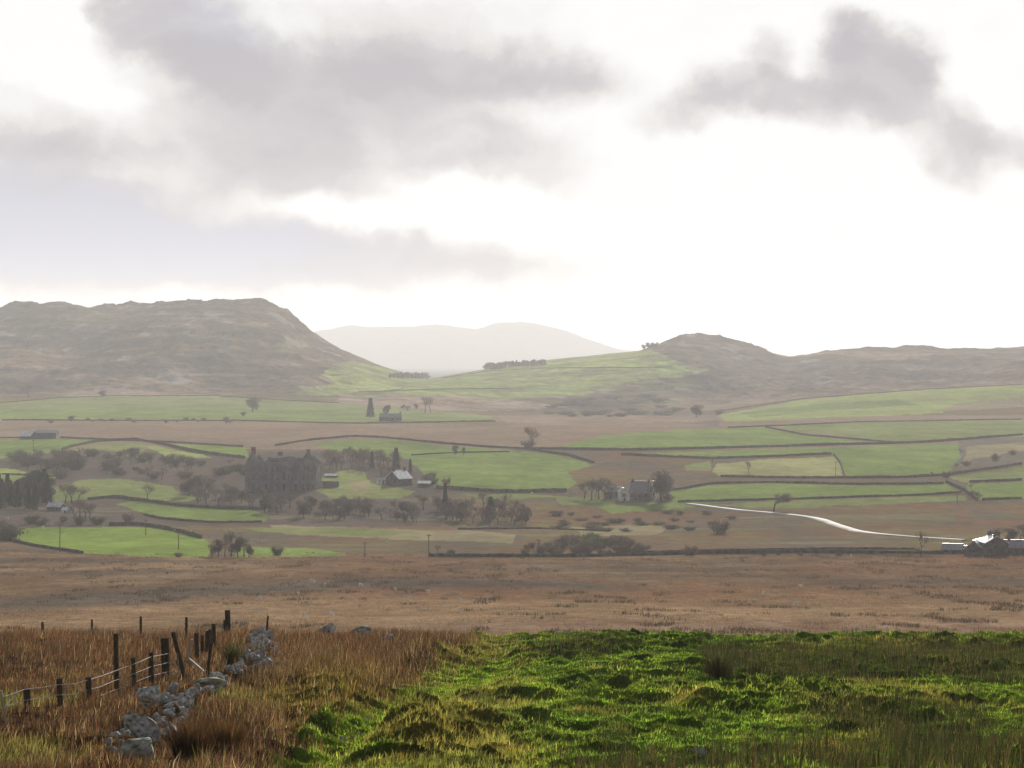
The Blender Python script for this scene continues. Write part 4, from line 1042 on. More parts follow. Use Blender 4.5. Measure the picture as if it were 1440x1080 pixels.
# ------------------------------------------------------------------ the ruined mansion
p = at(398, 690); p.z -= 1.5
ruin = empty('ruined_mansion', p, 'large roofless stone mansion ruin with gabled ends above the wood', 'ruin', None, math.radians(-7))
def pierced(mb, x0, x1, yc, th, base, top, holes, step=.55, axis='x', jag=.12, seed=1):
    """a standing wall of given top profile with real window openings"""
    rs = random.Random(seed)
    cuts = {x0, x1}; x = x0
    while x < x1: cuts.add(round(x, 3)); x += step
    for (a, z, w, h) in holes: cuts.add(a - w / 2); cuts.add(a + w / 2)
    cuts = sorted(c for c in cuts if x0 <= c <= x1)
    for a, b in zip(cuts[:-1], cuts[1:]):
        if b - a < .02: continue
        m_ = (a + b) / 2; t = top(m_) + rs.uniform(-jag, jag)
        spans = [(base, t)]
        for (c, z, w, h) in holes:
            if abs(m_ - c) < w / 2:
                ns = []
                for (s, e) in spans:
                    lo, hi = z - h / 2, z + h / 2
                    if hi <= s or lo >= e: ns.append((s, e)); continue
                    if lo > s: ns.append((s, lo))
                    if hi < e: ns.append((hi, e))
                spans = ns
        for (s, e) in spans:
            if e - s < .05: continue
            if axis == 'x': mb.box((m_, yc, (s + e) / 2), (b - a, th, e - s))
            else: mb.box((yc, m_, (s + e) / 2), (th, b - a, e - s))
gab = lambda c, half, e, t: (lambda x: e + (t - e) * max(0.0, 1 - abs(x - c) / half))
def cols(xs, zs, w, h): return [(x, z, w, h) for x in xs for z in zs]
m = MB(); pierced(m, -16.5, -9.0, -5.0, .9, -2, gab(-13.0, 4.2, 12.6, 20.0), cols((-15, -12.9, -10.8), (3.5, 7.5, 11.5), 1.0, 2.2), seed=1); 
pierced(m, -4.1, 8.0, -16.5 + .45, .9, -2, lambda y: 13.0 + 1.2 * math.sin(y), cols((0, 4), (4, 8.5), 1.0, 2.2), axis='y', seed=2)
pierced(m, -16.0, -9.0, 8.4, .9, -2, gab(-13.0, 4.0, 13.0, 17.5), cols((-14, -11), (4, 8.5), 1.0, 2.2), seed=3)
m.build('gable_wing', M['ruin'], ruin)
m = MB(); pierced(m, -8.95, 9.0, -2.6, .9, -2, lambda x: 14.4 + .12 * math.sin(x * 1.1), cols((-7, -4.3, -1.6, 1.1, 3.8, 6.5), (3.0, 7.6, 11.4), 1.25, 2.9), jag=.15, seed=4)
m.build('front_wall', M['ruin'], ruin)
m = MB(); pierced(m, -8.9, 8.9, 8.0, .9, -2, lambda x: 16.4 + .35 * math.sin(x * .5 + 1), cols((-5.6, 2.4), (4.0, 9.0), 1.0, 1.8), jag=.2, seed=5)
m.build('rear_wall', M['ruin'], ruin)
m = MB(); pierced(m, 9.05, 16.5, -5.0, .9, -2, gab(12.7, 4.2, 13.2, 20.3), cols((10.6, 12.8, 15.0), (3.2, 7.6, 11.6), 1.1, 2.7), seed=6)
pierced(m, -4.1, 8.0, 16.5 - .45, .9, -2, lambda y: 13.4 + math.sin(y * 1.3), cols((0, 4), (4, 8.5), 1.0, 2.2), axis='y', seed=7)
pierced(m, 9.05, 15.9, 8.45, .9, -2, gab(12.7, 4.0, 13.0, 17.5), cols((11, 14), (4, 8.5), 1.0, 2.2), seed=8)
m.build('gable_wing', M['ruin'], ruin)
m = MB(); m.box((0, 1.5, 7.0), (1.0, 9.0, 14.5)); m.box((0, 4.2, 6.0), (17.0, .6, 15.0)); m.box((-9.0, 1.6, 7.5), (.8, 10.5, 15)); m.box((9.0, 1.6, 7.5), (.8, 10.5, 15)); m.build('cross_wall', M['ruin'], ruin)
m = MB(); m.box((-12.8, -4.2, 19.3), (1.7, 1.4, 4.0)); m.box((-12.8, -4.2, 21.2), (2.0, 1.7, .3)); m.build('chimney', M['redbrick'], ruin)
m = MB(); m.box((12.7, -4.0, 19.6), (1.5, 1.4, 1.8)); m.box((12.7, -4.0, 20.4), (1.8, 1.7, .25)); m.build('chimney', M['ruin'], ruin)
m = MB(); m.box((-3, 7.9, 17.8), (2.2, 1.2, 2.2)); m.build('chimney', M['ruin'], ruin)
p2 = at(465, 686)
m = MB()
for i in range(14): m.box((-3.6 + i * .55, 0, 1.1), (.548, .8, 3.4 + rnd(-.2, .2)))
o = m.build('garden_wall', M['ruin']); o.location = p2; tag(o, 'low stone wall stub at the right foot of the mansion ruin', 'wall', None, 'thing')
p2 = at(466, 672)
gable_house('shed', p2, math.radians(82), 6.0, 3.0, .9, 1.6, 'low pale roofed shed just right of the mansion ruin', 'stonewall', 'tin', (), [('-', 1.5, .5, .6, .4)], [('-', -1, .45, .8, .9)], cat='shed')

# ------------------------------------------------------------------ telegraph poles
for (x, yb, yt, label) in [(47, 650, 619, 'telegraph pole in the barn field at the left'), (84, 776, 737, 'telegraph pole in the bright green field, tallest of three near it'),
    (205, 753, 730, 'telegraph pole by the dark stone wall above the bright green field'), (251, 773, 744, 'telegraph pole near the right end of the bright green field'),
    (603, 784, 751, 'telegraph pole on the moor edge below the wooded dip'), (513, 784, 762, 'short telegraph pole on the moor edge left of the wooded dip'),
    (1175, 672, 650, 'pole at the right end of the yellowish field'), (632, 690, 672, 'thin pole at the foot of the big green field'), (1346, 711, 692, 'thin pole below the right hedge corner')]:
    p = at(x, yb, 600); h = (yb - yt) * p.y / F
    t = empty('telegraph_pole', p, label, 'pole', 'telegraph poles across the valley', rnd(-.3, .3))
    m = MB(); m.tube((0, 0, -.5), (rnd(-.1, .1), 0, h), .16, .11, 8); m.build('post', M['wood'], t)
    m = MB(); m.box((0, -.14, h - .45), (1.5, .1, .12))
    for k in (-.6, -.2, .2, .6): m.tube((k, -.14, h - .39), (k, -.14, h - .2), .04, .03, 6)
    m.build('crossarm', M['wood'], t)

# ------------------------------------------------------------------ sheep
def sheep_mesh(seed, graze):
    rs = random.Random(seed)
    me = bpy.data.meshes.new('sheep')
    hz = .32 if graze else .95
    V = [(-.42, 0, .66), (-.1, 0, .68), (.25, 0, .68), (.5, 0, .74 if not graze else .62), (.68, 0, hz), (.86, 0, hz - .12),
         (-.4, .13, .45), (-.42, .14, .02), (-.4, -.13, .45), (-.38, -.14, .02), (.3, .13, .45), (.3, .14, .02), (.3, -.13, .45), (.33, -.14, .02), (-.56, 0, .55),
         (.62, .14, hz + .04), (.62, -.14, hz + .04)]
    E = [(0, 1), (1, 2), (2, 3), (3, 4), (4, 5), (0, 6), (6, 7), (0, 8), (8, 9), (2, 10), (10, 11), (2, 12), (12, 13), (0, 14), (4, 15), (4, 16)]
    Rr = [.27, .31, .28, .17, .115, .07, .085, .04, .085, .04, .08, .04, .08, .04, .07, .03, .03]
    me.from_pydata(V, E, []); o = bpy.data.objects.new('tmp', me); COL.objects.link(o)
    mod = o.modifiers.new('s', 'SKIN')
    for i, r in enumerate(Rr): me.skin_vertices[0].data[i].radius = (r, r)
    me.skin_vertices[0].data[1].use_root = True
    o.modifiers.new('d', 'SUBSURF').levels = 1
    dg = bpy.context.evaluated_depsgraph_get(); out = bpy.data.meshes.new_from_object(o.evaluated_get(dg))
    bpy.data.objects.remove(o); out.name = 'sheep'; out.materials.clear(); out.materials.append(M['wool'])
    for pl in out.polygons: pl.use_smooth = True
    return out
SHEEP = [sheep_mesh(1, True), sheep_mesh(2, False), sheep_mesh(3, True)]
def sheep(pts, label, group, ymin=300):
    for i, (x, y) in enumerate(pts):
        o = link('sheep', SHEEP[i % 3], None); o.location = at(x, y, ymin); o.rotation_euler = (0, 0, rnd(0, 6.28)); o.scale = (.8, .8, .8)
        tag(o, label, 'sheep', group)
sheep([(365, 844), (437, 819), (441, 820), (507, 825), (457, 825), (556, 831), (576, 845), (602, 835), (646, 861), (648, 847), (420, 838), (428, 869), (466, 868)], 'white sheep grazing the brown moor left of centre', 'sheep on the left of the moor')
sheep([(1074, 837), (1126, 827), (1120, 852)], 'white sheep grazing the brown moor on the right', 'sheep on the right of the moor')
sheep([(316, 748), (323, 747), (331, 746), (300, 752)], 'white sheep above the multi stemmed row', 'sheep above the multi stemmed row')
sheep([(60, 743), (73, 740), (40, 733), (11, 731), (115, 737), (246, 748), (268, 750)], 'white sheep along the top of the bright green field', 'sheep at the bright green field')
sheep([(40, 676), (58, 682), (62, 684), (73, 681), (143, 660)], 'white sheep on the grassy rise above the dark wood', 'sheep on the rise above the dark wood')
sheep([(368, 764), (398, 776), (403, 774), (450, 780)], 'white sheep right of the multi stemmed row', 'sheep right of the multi stemmed row')
sheep([(653, 742), (545, 765), (748, 695), (1197, 783), (830, 742)], 'white sheep scattered on the rough valley ground', 'sheep on the rough valley ground')

# ------------------------------------------------------------------ fences
def fpost(mb, p, top, w, sq=False):
    """post from ground point p to top point, width w"""
    d = (top - p); q = p - d.normalized() * .4
    if sq:
        R = Vector((0, 0, 1)).rotation_difference(d.normalized()).to_matrix()
        c = (q + top) / 2; L_ = (top - q).length
        mb.box(c, (w, w * .9, L_), R=R)
    else: mb.tube(q, top, w / 2, w / 2 * .92, 9)
def top_of(p, xt, yt):
    return Vector(((xt - CX) / F * p.y, p.y, ZC - (yt - HZ) / F * p.y))
POSTS = [((38, 1003), (38, 968), 9.5), ((85, 997), (83, 954), 8.5), ((126, 993), (124, 952), 8.5), ((164, 976), (163, 891), 6.2), ((189, 972), (187, 925), 6.5),
         ((213, 965), (212, 917), 7.5), ((234, 955), (232, 897), 11), ((277, 930), (276, 890), 6.5), ((285, 925), (284, 893), 5), ((291, 922), (291, 887), 5.5), ((296, 918), (295, 885), 4.5), ((301, 912), (300, 877), 6), ((317, 899), (316, 872), 5), ((321, 897), (320, 858), 7)]
f1 = empty('wire_fence', near_at(164, 976), 'wooden post fence with sagging pale wire netting running away beside the stone wall', 'fence')
def loc(m, root):
    T = Matrix.Translation(-root.location); m.v = [tuple(T @ Vector(v)) for v in m.v]; return m
for i, ((xb, yb), (xt, yt), wpx) in enumerate(POSTS):
    p = near_at(xb, yb); m = MB(); fpost(m, p, top_of(p, xt, yt), wpx * p.y / F, i in (3, 6, 13)); loc(m, f1).build('post', M['wood'], f1)
p = near_at(259, 955); m = MB(); fpost(m, p, top_of(p, 243, 889), 6.5 * p.y / F); o = loc(m, f1).build('post', M['wood'], f1); o['label'] = 'leaning strainer post'
p = near_at(9, 1018); m = MB(); fpost(m, p, top_of(p, 1, 971), 3.2 * p.y / F); o = loc(m, f1).build('stay', M['palewood'], f1)
# netting wires: image polylines at depths interpolated along the post line
PX = np.array([0, 38, 85, 126, 164, 189, 213, 234, 259]); PD = np.array([near_at(x, y).y for x, y in [(0, 1012), (38, 1003), (85, 997), (126, 993), (164, 976), (189, 972), (213, 965), (234, 955), (259, 955)]])
def on_fence(x, y, dy=-.12):
    d = float(np.interp(x, PX, PD)) + dy; return Vector(((x - CX) / F * d, d, ZC - (y - HZ) / F * d))
tops = [(-6, 984), (4, 980), (20, 975), (33, 970), (60, 967), (80, 963), (104, 962), (121, 957), (142, 951), (160, 944), (172, 940), (190, 933), (212, 924), (236, 919), (250, 920)]
for k, (dy, r, a, b) in enumerate([(0, .012, 0, 99), (15, .010, 0, 99), (29, .009, 8, 99), (42, .008, 9, 13)]):
    ln = [(x, y + dy * (1 - .12 * (x / 250.0)) + math.sin(x * .17 + k * 2) * (.5 if k else .3)) for i, (x, y) in enumerate(tops) if a <= i <= b]
    m = MB(); m.path([on_fence(x, y) for x, y in ln], r, 5); loc(m, f1).build('wire', M['wire'], f1)
for (x, y0, y1) in [(43, 969, 999), (90, 962, 995), (130, 955, 993), (168, 940, 975), (193, 930, 986), (217, 918, 967), (238, 918, 950), (250, 918, 946), (7, 978, 1000)]:
    m = MB(); m.path([on_fence(x, y0, -.14), on_fence(x + 1.0, (y0 + y1) / 2, -.16), on_fence(x + .3, y1, -.14)], .011, 5); loc(m, f1).build('stay', M['wire'], f1)
m = MB(); m.path([on_fence(5, 995), on_fence(16, 984), on_fence(25, 974)], .016, 5); loc(m, f1).build('wire', M['wire'], f1)
p = near_at(287, 958); a = Vector(((265 - CX) / F * (p.y + 1), p.y + 1, ZC - (926 - HZ) / F * (p.y + 1)))
m = MB(); m.tube(p + Vector((0, 0, .2)), a, .045, .04, 7); loc(m, f1).build('brace', M['palewood'], f1)
m = MB(); m.tube(a, a + Vector((.12, 0, .65)), .04, .035, 7); loc(m, f1).build('brace', M['palewood'], f1)
def lone(xb, yb, xt, yt, wpx, label):
    p = near_at(xb, yb); m = MB(); t = top_of(p, xt, yt); wdt = wpx * p.y / F
    m.tube(p - Vector((0, 0, .4)), p.lerp(t, .5) + Vector((.015, 0, 0)), wdt / 2, wdt / 2 * .95, 8); m.tube(p.lerp(t, .5) + Vector((.015, 0, 0)), t, wdt / 2 * .95, wdt / 2 * .8, 8)
    m.box(t - (t - p).normalized() * .12, (wdt * 1.15, .03, .03), rz=.3)
    m.v = [tuple(Vector(v) - p) for v in m.v]; o = m.build('fence_post', M['wood']); o.location = p; tag(o, label, 'post')
lone(289, 972, 297, 903, 5.2, 'dark post leaning right beside the pale stones of the tumbled wall')
lone(373, 908, 377, 866, 3.0, 'thin bent post standing alone at the top of the rubble heap')
f2 = empty('wire_fence', near_at(128, 897), 'line of four short posts along the far edge of the brown grass', 'fence')
tp = []
for (x, yb, yt, wpx) in [(60, 902, 875, 4.0), (129, 901, 871, 3.2), (198, 901, 867, 3.8), (262, 900, 868, 4.0)]:
    p = near_at(x, min(yb, 901)); t = top_of(p, x + rnd(-.6, .6), yt); m = MB(); fpost(m, p, t, wpx * p.y / F); loc(m, f2).build('post', M['wood'], f2); tp.append(t)
for dz in (.08, .42):
    m = MB(); m.path([t - Vector((0, .08, dz)) for t in tp], .006, 4); loc(m, f2).build('wire', M['wire'], f2)

# ------------------------------------------------------------------ stones
def stone_mesh(seed, cuts=20):
    rs = random.Random(seed)
    import bmesh
    bm = bmesh.new(); bmesh.ops.create_icosphere(bm, subdivisions=4, radius=1.0)
    pl = []
    for i in range(cuts):
        d = Vector((rs.gauss(0, 1), rs.gauss(0, 1), rs.gauss(0, .8))).normalized(); pl.append((d, rs.uniform(.45, .82)))
    co = np.array([v.co[:] for v in bm.verts])
    off = fbm(co[:, 0] * 1.5 + seed, co[:, 1] * 1.5 + co[:, 2] * 1.3, 4, seed) * .07 + fbm(co[:, 0] * 6 + seed, co[:, 1] * 6 - co[:, 2] * 5, 3, seed + 3) * .035
    for v, o_ in zip(bm.verts, off):
        c = v.co * 1.0
        for d, l in pl:
            e = c.dot(d) - l
            if e > 0: c -= d * e * .99
        v.co = c * (1 + o_)
    me = bpy.data.meshes.new('stone'); bm.to_mesh(me); bm.free(); return me
SM = [stone_mesh(s) for s in range(60, 68)]
for i, s_ in enumerate(SM): s_.materials.append(M['rock'] if i < 6 else M['mossrock'])
def stone(x, y, wpx, hpx, label, group=None, k=None, dpt=.8, lift=0.0):
    """x, y: base centre in photo pixels"""
    p = near_at(x, y); s = p.y / F
    o = link('stone', SM[random.randrange(6) if k is None else k], None)
    hw, hh = wpx * s / 2 / .78, hpx * s / 2 / .72
    o.scale = (hw, hw * dpt, hh); o.location = p + Vector((0, hw * .3, hh * .52 + lift)); o.rotation_euler = (rnd(-.25, .25), rnd(-.2, .2), rnd(-.5, .5))
    return tag(o, label, 'stone', group)
stone(198, 1058, 62, 44, 'biggest grey boulder of the tumbled wall, blotched with white lichen', k=0)
stone(207, 1024, 40, 30, 'pale pointed stone lying on the big lichened boulder', k=1, lift=.35)
stone(239, 1046, 26, 26, 'dark blocky stone at the right side of the big lichened boulder', k=2)
stone(241, 1063, 28, 15, 'pale flat stone below the dark blocky one', k=3)
stone(188, 1082, 80, 34, 'wide mossy slab at the foot of the big lichened boulder', k=6)
stone(38, 1084, 34, 12, 'flat stone half buried in grass at the bottom left corner', k=7)
stone(228, 1001, 26, 20, 'blunt grey stone behind the pale pointed one', k=4)
stone(243, 990, 20, 14, 'small grey stone on the wall behind the blunt grey one', k=5, lift=.15)
stone(262, 1002, 28, 26, 'dark bluish stone with pale edge on the wall', k=2)
stone(291, 984, 46, 14, 'long flat mossy stone on the wall', k=7)
stone(306, 978, 26, 20, 'bright white stone below the leaning dark post', k=3)
stone(462, 894, 26, 27, 'dark boulder at the far end of the brown grass, left of three', k=0)
stone(479, 896, 16, 14, 'small dark stone leaning on the left far boulder', k=2)
stone(509, 899, 32, 16, 'flat grey green boulder at the far end, middle of three', k=6)
stone(546, 906, 26, 14, 'pale stone at the far end, right of three', k=3)
stone(984, 1073, 22, 18, 'grey stone in the right hand grass near the bottom edge', k=0)
stone(548, 1001, 14, 9, 'small pale stone at the upper end of the green track', k=4)
rsn = random.Random(5)
for i in range(130):
    t = rsn.random(); x = 342 + 50 * rsn.random() - 10 * t; y = 905 + 60 * t + rsn.uniform(-4, 4)
    x = np.interp(y, [900, 925, 945, 970], [372, 366, 372, 345]) + rsn.uniform(-24, 24)
    w_ = rsn.choice([6, 7, 8, 9, 10, 12, 16]); stone(x, y, w_, w_ * rsn.uniform(.45, .8), 'small pale stone in the rubble heap of the tumbled wall', 'stones of the rubble heap', None, .8, rsn.uniform(0, .25))
for i in range(60):
    t = rsn.random(); x = np.interp(t, [0, 1], [235, 345]) + rsn.uniform(-8, 8); y = np.interp(t, [0, 1], [1018, 955]) + rsn.uniform(-4, 4)
    w_ = rsn.uniform(8, 17); stone(x, y, w_, w_ * .55, 'flat stone along the low middle stretch of the tumbled wall', 'stones along the low wall', None, .8, rsn.uniform(0, .12))
for i in range(60):
    x = rsn.uniform(150, 270); y = np.interp(x, [150, 270], [1080, 1005]) + rsn.uniform(-10, 14)
    w_ = rsn.uniform(8, 18); stone(x, y, w_, w_ * .6, 'small stone scattered round the big boulders', 'stones round the big boulders', None, .8, rsn.uniform(0, .12))
for i in range(16):
    t = rsn.random(); x = 470 + 95 * t + rsn.uniform(-12, 6); y = 1035 - 55 * t + rsn.uniform(-6, 6)
    w_ = rsn.uniform(5, 12); stone(x, y, w_, w_ * .6, 'small stone in the bank of the green track', 'stones in the track bank', None, .8)

# tall rush clumps that stand out singly
def clump(x, y, hpx, wpx, label, col, n=420):
    p = near_at(x, y); s = p.y / F; h, w_ = hpx * s, wpx * s / 2
    V, Fc, Cc = [], [], []; rs = random.Random(int(x))
    for i in range(n):
        a = rs.random() * 6.28; r = rs.random() ** .6 * w_ * .55; b = Vector((math.cos(a) * r, math.sin(a) * r, -.1))
        ln = h * rs.uniform(.55, 1.05); d = Vector((math.cos(a) * r / w_ * .6 + rs.gauss(-.03, .1), math.sin(a) * r / w_ * .6 + rs.gauss(0, .1), 1)).normalized()
        sd = Vector((math.cos(a + 1.2), math.sin(a + 1.2), 0)) * rs.uniform(.006, .011); k = len(V)
        mid = b + d * ln * .6; tip = b + d * ln + Vector((d.x, d.y, 0)) * ln * .25
        V += [b - sd, b + sd, mid + sd * .8, mid - sd * .8, tip]; Fc += [(k, k + 1, k + 2), (k, k + 2, k + 3), (k + 3, k + 2, k + 4)]
        c = np.array(col) * math.exp(rs.gauss(0, .35)); Cc += [c] * 5
    o = link('rush_clump', np_mesh('rush_clump', np.array([v[:] for v in V]), np.array(Fc), np.array(Cc)), M['rush']); o.location = p
    tag(o, label, 'rushes')
clump(1012, 958, 52, 62, 'tall dark rush clump standing alone at the left end of the rush band', (.06, .062, .022), 380)
clump(268, 1075, 74, 70, 'tall brown rush clump right of the big lichened boulder', (.07, .038, .015), 700)
clump(318, 1068, 66, 70, 'wide brown rush clump in the bottom of the picture between boulder and track', (.085, .045, .016), 700)
clump(330, 950, 40, 34, 'green brown rush clump left of the rubble heap', (.05, .055, .018), 420)
# ------------------------------------------------------------------ camera
cd = bpy.data.cameras.new('camera'); cam = bpy.data.objects.new('camera', cd); COL.objects.link(cam)
cam.location = (0, 0, ZC); cam.rotation_euler = (math.radians(90), 0, 0)
cd.sensor_fit = 'HORIZONTAL'; cd.sensor_width = 36; cd.lens = 36 * F / 1440.0
cd.shift_y = -(540.0 - HZ) / 1440.0
cd.clip_start = 0.5; cd.clip_end = 120000
scene.camera = cam

# ------------------------------------------------------------------ sun, sky, exposure
SUN_EL, SUN_AZ = math.radians(17), math.radians(9)
EXPO = 1.14
sdir = Vector((math.sin(SUN_AZ) * math.cos(SUN_EL), math.cos(SUN_AZ) * math.cos(SUN_EL), math.sin(SUN_EL)))
sl = bpy.data.lights.new('sun', 'SUN'); sl.energy = 5.0; sl.angle = math.radians(0.6); sl.color = (1.0, 0.94, 0.86)
so = bpy.data.objects.new('sun', sl); COL.objects.link(so); so.rotation_euler = sdir.to_track_quat('Z', 'Y').to_euler()
so.location = (200, 500, 400)

w = bpy.data.worlds.new('World'); scene.world = w; w.use_nodes = True
nt = w.node_tree; nt.nodes.clear()
N, L = nt.nodes.new, nt.links.new
wo = N('ShaderNodeOutputWorld'); bg = N('ShaderNodeBackground'); bg.inputs['Strength'].default_value = 0.1
L(bg.outputs[0], wo.inputs['Surface'])
sky = N('ShaderNodeTexSky'); sky.sky_type = 'NISHITA'; sky.sun_disc = False; sky.sun_elevation = SUN_EL; sky.sun_rotation = SUN_AZ
sky.air_density = 1.0; sky.dust_density = 2.0
tc = N('ShaderNodeTexCoord'); sep = N('ShaderNodeSeparateXYZ'); L(tc.outputs['Generated'], sep.inputs[0])
def math_(op, a, b=None, clamp=False):
    m = N('ShaderNodeMath'); m.operation = op; m.use_clamp = clamp
    for i, v in enumerate((a, b)):
        if v is None: continue
        if isinstance(v, (int, float)): m.inputs[i].default_value = v
        else: L(v, m.inputs[i])
    return m.outputs[0]
az = math_('MULTIPLY', math_('ARCTAN2', sep.outputs[0], sep.outputs[1]), F / 100.0)          # hundredths of a pixel-sized angle
el = math_('MULTIPLY', math_('ARCSINE', sep.outputs[2]), F / 100.0)
cmb = N('ShaderNodeCombineXYZ'); L(az, cmb.inputs[0]); L(el, cmb.inputs[1])
def noise(vec, scale, detail, rough=0.5, sy=1.0, dist=0.0, off=0.0):
    mp = N('ShaderNodeMapping'); mp.inputs['Scale'].default_value = (1, sy, 1); mp.inputs['Location'].default_value = (off, off, off); L(vec, mp.inputs[0])
    n = N('ShaderNodeTexNoise'); n.inputs['Scale'].default_value = scale; n.inputs['Detail'].default_value = detail; n.inputs['Roughness'].default_value = rough
    n.inputs['Distortion'].default_value = dist; L(mp.outputs[0], n.inputs['Vector']); return n
def vmath(op, a, b):
    m = N('ShaderNodeVectorMath'); m.operation = op
    for i, v in enumerate((a, b)):
        if isinstance(v, tuple): m.inputs[i].default_value = v
        else: L(v, m.inputs[i])
    return m.outputs[0]
n1 = noise(cmb.outputs[0], 0.75, 7, 0.55); n2 = noise(cmb.outputs[0], 2.2, 7, 0.6, off=7.7)
wv = vmath('MULTIPLY', vmath('SUBTRACT', n1.outputs['Color'], (0.5, 0.5, 0.5)), (1.3, 0.9, 0))
wv2 = vmath('MULTIPLY', vmath('SUBTRACT', n2.outputs['Color'], (0.5, 0.5, 0.5)), (0.5, 0.42, 0))
pv = vmath('ADD', vmath('ADD', cmb.outputs[0], wv), wv2)
def blob(x, y, rx, ry, amp, rot=0.0, inner=0.0):
    mp = N('ShaderNodeMapping'); mp.vector_type = 'TEXTURE'
    mp.inputs['Location'].default_value = ((x - CX) / 100, (HZ - y) / 100, 0); mp.inputs['Rotation'].default_value = (0, 0, math.radians(rot))
    mp.inputs['Scale'].default_value = (rx / 100, ry / 100, 1); L(pv, mp.inputs[0])
    ln = N('ShaderNodeVectorMath'); ln.operation = 'LENGTH'; L(mp.outputs[0], ln.inputs[0])
    mr = N('ShaderNodeMapRange'); mr.interpolation_type = 'SMOOTHSTEP'
    mr.inputs['From Min'].default_value = inner; mr.inputs['From Max'].default_value = 1.0
    mr.inputs['To Min'].default_value = amp; mr.inputs['To Max'].default_value = 0
    L(ln.outputs['Value'], mr.inputs['Value']); return mr.outputs[0]
def total(lst, op='ADD'):
    s = lst[0]
    for b in lst[1:]: s = math_(op, s, b)
    return s
grey = total([
    blob(110, 285, 270, 60, 0.42, 0, .1), blob(90, 205, 190, 60, 0.3, 0, .1), blob(330, 270, 160, 40, .2),
    blob(250, 40, 190, 95, 0.62, -28, .25), blob(300, 110, 120, 60, 0.3, -30, .2), blob(470, 120, 270, 85, 0.60, -8, .2), blob(640, 100, 300, 72, 0.52, -3, .2), blob(770, 108, 200, 50, 0.32, 0),
    blob(560, 35, 300, 90, 0.22, 0), blob(330, 190, 260, 110, 0.42, -12, .2), blob(520, 225, 330, 100, 0.40, 0, .2), blob(730, 210, 170, 85, 0.24, -20),
    blob(40, 235, 260, 75, 0.40, 0, .2), blob(60, 170, 170, 80, 0.20, -10), blob(120, 350, 430, 80, 0.9, 0, .3), blob(480, 368, 330, 50, 0.66, -3, .3), blob(730, 382, 180, 30, 0.26, 0), blob(20, 320, 260, 80, 0.34),
    blob(1235, 110, 125, 82, 0.72, -25, .3), blob(1110, 140, 185, 58, 0.60, -8, .25), blob(970, 148, 110, 40, 0.40, 12, .1), blob(1072, 75, 55, 58, 0.40, 0, .2), blob(1195, 58, 62, 45, 0.34, 0, .2),
    blob(1340, 200, 85, 66, 0.52, -50, .2), blob(1420, 210, 120, 40, 0.36, -12, .1), blob(1290, 90, 75, 48, 0.3, -35, .1)])
white = total([blob(20, 30, 170, 95, 0.9, 0, .2), blob(120, 120, 95, 60, 0.34, -35, .2), blob(185, 165, 40, 70, 0.2, -15), blob(690, 290, 210, 60, 0.55, -15), blob(600, 268, 120, 40, 0.25, 0), blob(480, 300, 150, 26, 0.2, -3)])
wn = noise(pv, 1.3, 7, 0.58, 1.6, off=3.1)
tex = math_('MULTIPLY', math_('SUBTRACT', wn.outputs['Fac'], 0.5), 0.95)
dens = math_('SUBTRACT', math_('MULTIPLY', grey, 1.16), white)
gate = math_('MULTIPLY', math_('ADD', dens, 0.1), 1.6, True)
dens = math_('ADD', dens, math_('MULTIPLY', tex, gate), True)
cr = N('ShaderNodeValToRGB'); L(dens, cr.inputs[0])
els = cr.color_ramp.elements
els[0].position = 0.0; els[0].color = (.955, .96, .965, 1)
els[1].position = 1.0; els[1].color = (.43, .415, .455, 1)
e = els.new(0.28); e.color = (.745, .73, .72, 1)
e = els.new(0.62); e.color = (.54, .52, .55, 1)
blue = total([blob(0, 330, 380, 100, 1.4, 0, .2), blob(280, 355, 360, 70, 1.0, 0, .2), blob(330, 20, 150, 90, 0.4), blob(20, 240, 120, 60, 0.4)])
blue = math_('MULTIPLY', blue, math_('MULTIPLY', dens, 1.6, True), True)
mixb = N('ShaderNodeMix'); mixb.data_type = 'RGBA'; L(blue, mixb.inputs['Factor']); L(cr.outputs[0], mixb.inputs['A']); mixb.inputs['B'].default_value = (.49, .515, .63, 1)
# brightness of the cloud deck falls away from the sun; unseen sky behind and overhead is dimmed to cut fill, with blue gaps
dt = N('ShaderNodeVectorMath'); dt.operation = 'DOT_PRODUCT'; L(tc.outputs['Generated'], dt.inputs[0]); dt.inputs[1].default_value = tuple(sdir)
fall = N('ShaderNodeMapRange'); fall.interpolation_type = 'SMOOTHSTEP'; L(dt.outputs['Value'], fall.inputs['Value'])
fall.inputs['From Min'].default_value = 0.45; fall.inputs['From Max'].default_value = 0.92; fall.inputs['To Min'].default_value = 0.12; fall.inputs['To Max'].default_value = 1.0
wide = noise(tc.outputs['Generated'], 3.0, 6, 0.55, 1.0)
wr = N('ShaderNodeMapRange'); L(wide.outputs['Fac'], wr.inputs['Value']); wr.inputs['From Min'].default_value = 0.35; wr.inputs['From Max'].default_value = 0.65
wr.inputs['To Min'].default_value = 0.35; wr.inputs['To Max'].default_value = 1.0
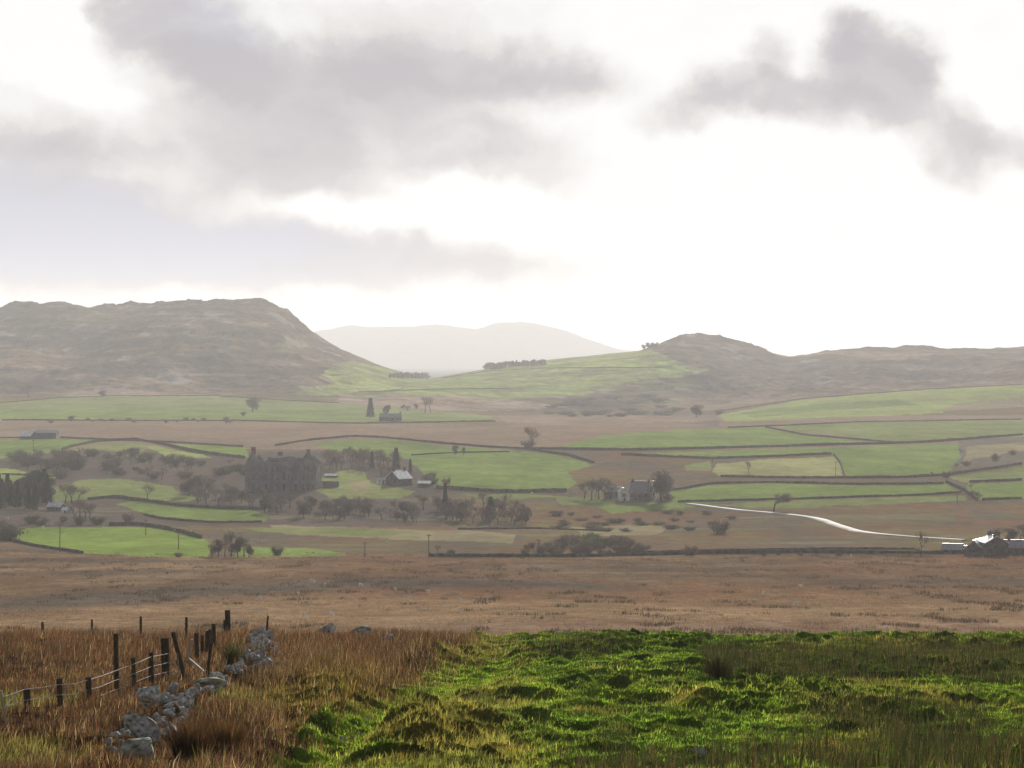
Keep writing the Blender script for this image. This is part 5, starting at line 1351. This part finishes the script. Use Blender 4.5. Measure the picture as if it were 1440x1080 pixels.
front = N('ShaderNodeMapRange'); front.interpolation_type = 'SMOOTHSTEP'; L(dt.outputs['Value'], front.inputs['Value'])
front.inputs['From Min'].default_value = 0.55; front.inputs['From Max'].default_value = 0.85
cover = math_('MAXIMUM', wr.outputs[0], front.outputs[0])
SKYGAIN = 10.0 / (2 ** EXPO)
sc_ = vmath('MULTIPLY', mixb.outputs['Result'], (SKYGAIN, SKYGAIN, SKYGAIN))
vs = N('ShaderNodeVectorMath'); vs.operation = 'SCALE'; L(sc_, vs.inputs[0]); L(fall.outputs[0], vs.inputs['Scale'])
sk = N('ShaderNodeVectorMath'); sk.operation = 'SCALE'; L(sky.outputs[0], sk.inputs[0]); sk.inputs['Scale'].default_value = 0.5
fin = N('ShaderNodeMix'); fin.data_type = 'RGBA'; L(cover, fin.inputs['Factor']); L(sk.outputs[0], fin.inputs['A']); L(vs.outputs[0], fin.inputs['B'])
L(fin.outputs['Result'], bg.inputs['Color'])

scene.view_settings.view_transform = 'Standard'; scene.view_settings.look = 'None'
scene.view_settings.exposure = EXPO; scene.view_settings.gamma = 1.0; scene.view_settings.use_curve_mapping = False

# ------------------------------------------------------------------ air
HAZE = 9.5e-5
hm, hnt, hout = new_mat('valley_air')
pvn = hnt.nodes.new('ShaderNodeVolumePrincipled')
pvn.inputs['Color'].default_value = (0.93, 0.925, 0.935, 1); pvn.inputs['Density'].default_value = HAZE; pvn.inputs['Anisotropy'].default_value = 0.1
hnt.links.new(pvn.outputs[0], hout.inputs['Volume'])
hb = MB(); zb, zt = LOWZ[0] - 1.0, 352.0
hb.box((0, 15750, (zb + zt) / 2), (140000, 35500, zt - zb))
tag(hb.build('haze', hm), kind='stuff')

cy = scene.cycles
cy.use_denoising = True
try: cy.denoiser = 'OPENIMAGEDENOISE'
except Exception: pass
cy.max_bounces = 5; cy.diffuse_bounces = 2; cy.glossy_bounces = 2; cy.transmission_bounces = 2; cy.transparent_max_bounces = 4; cy.volume_bounces = 0
cy.sample_clamp_indirect = 4.0
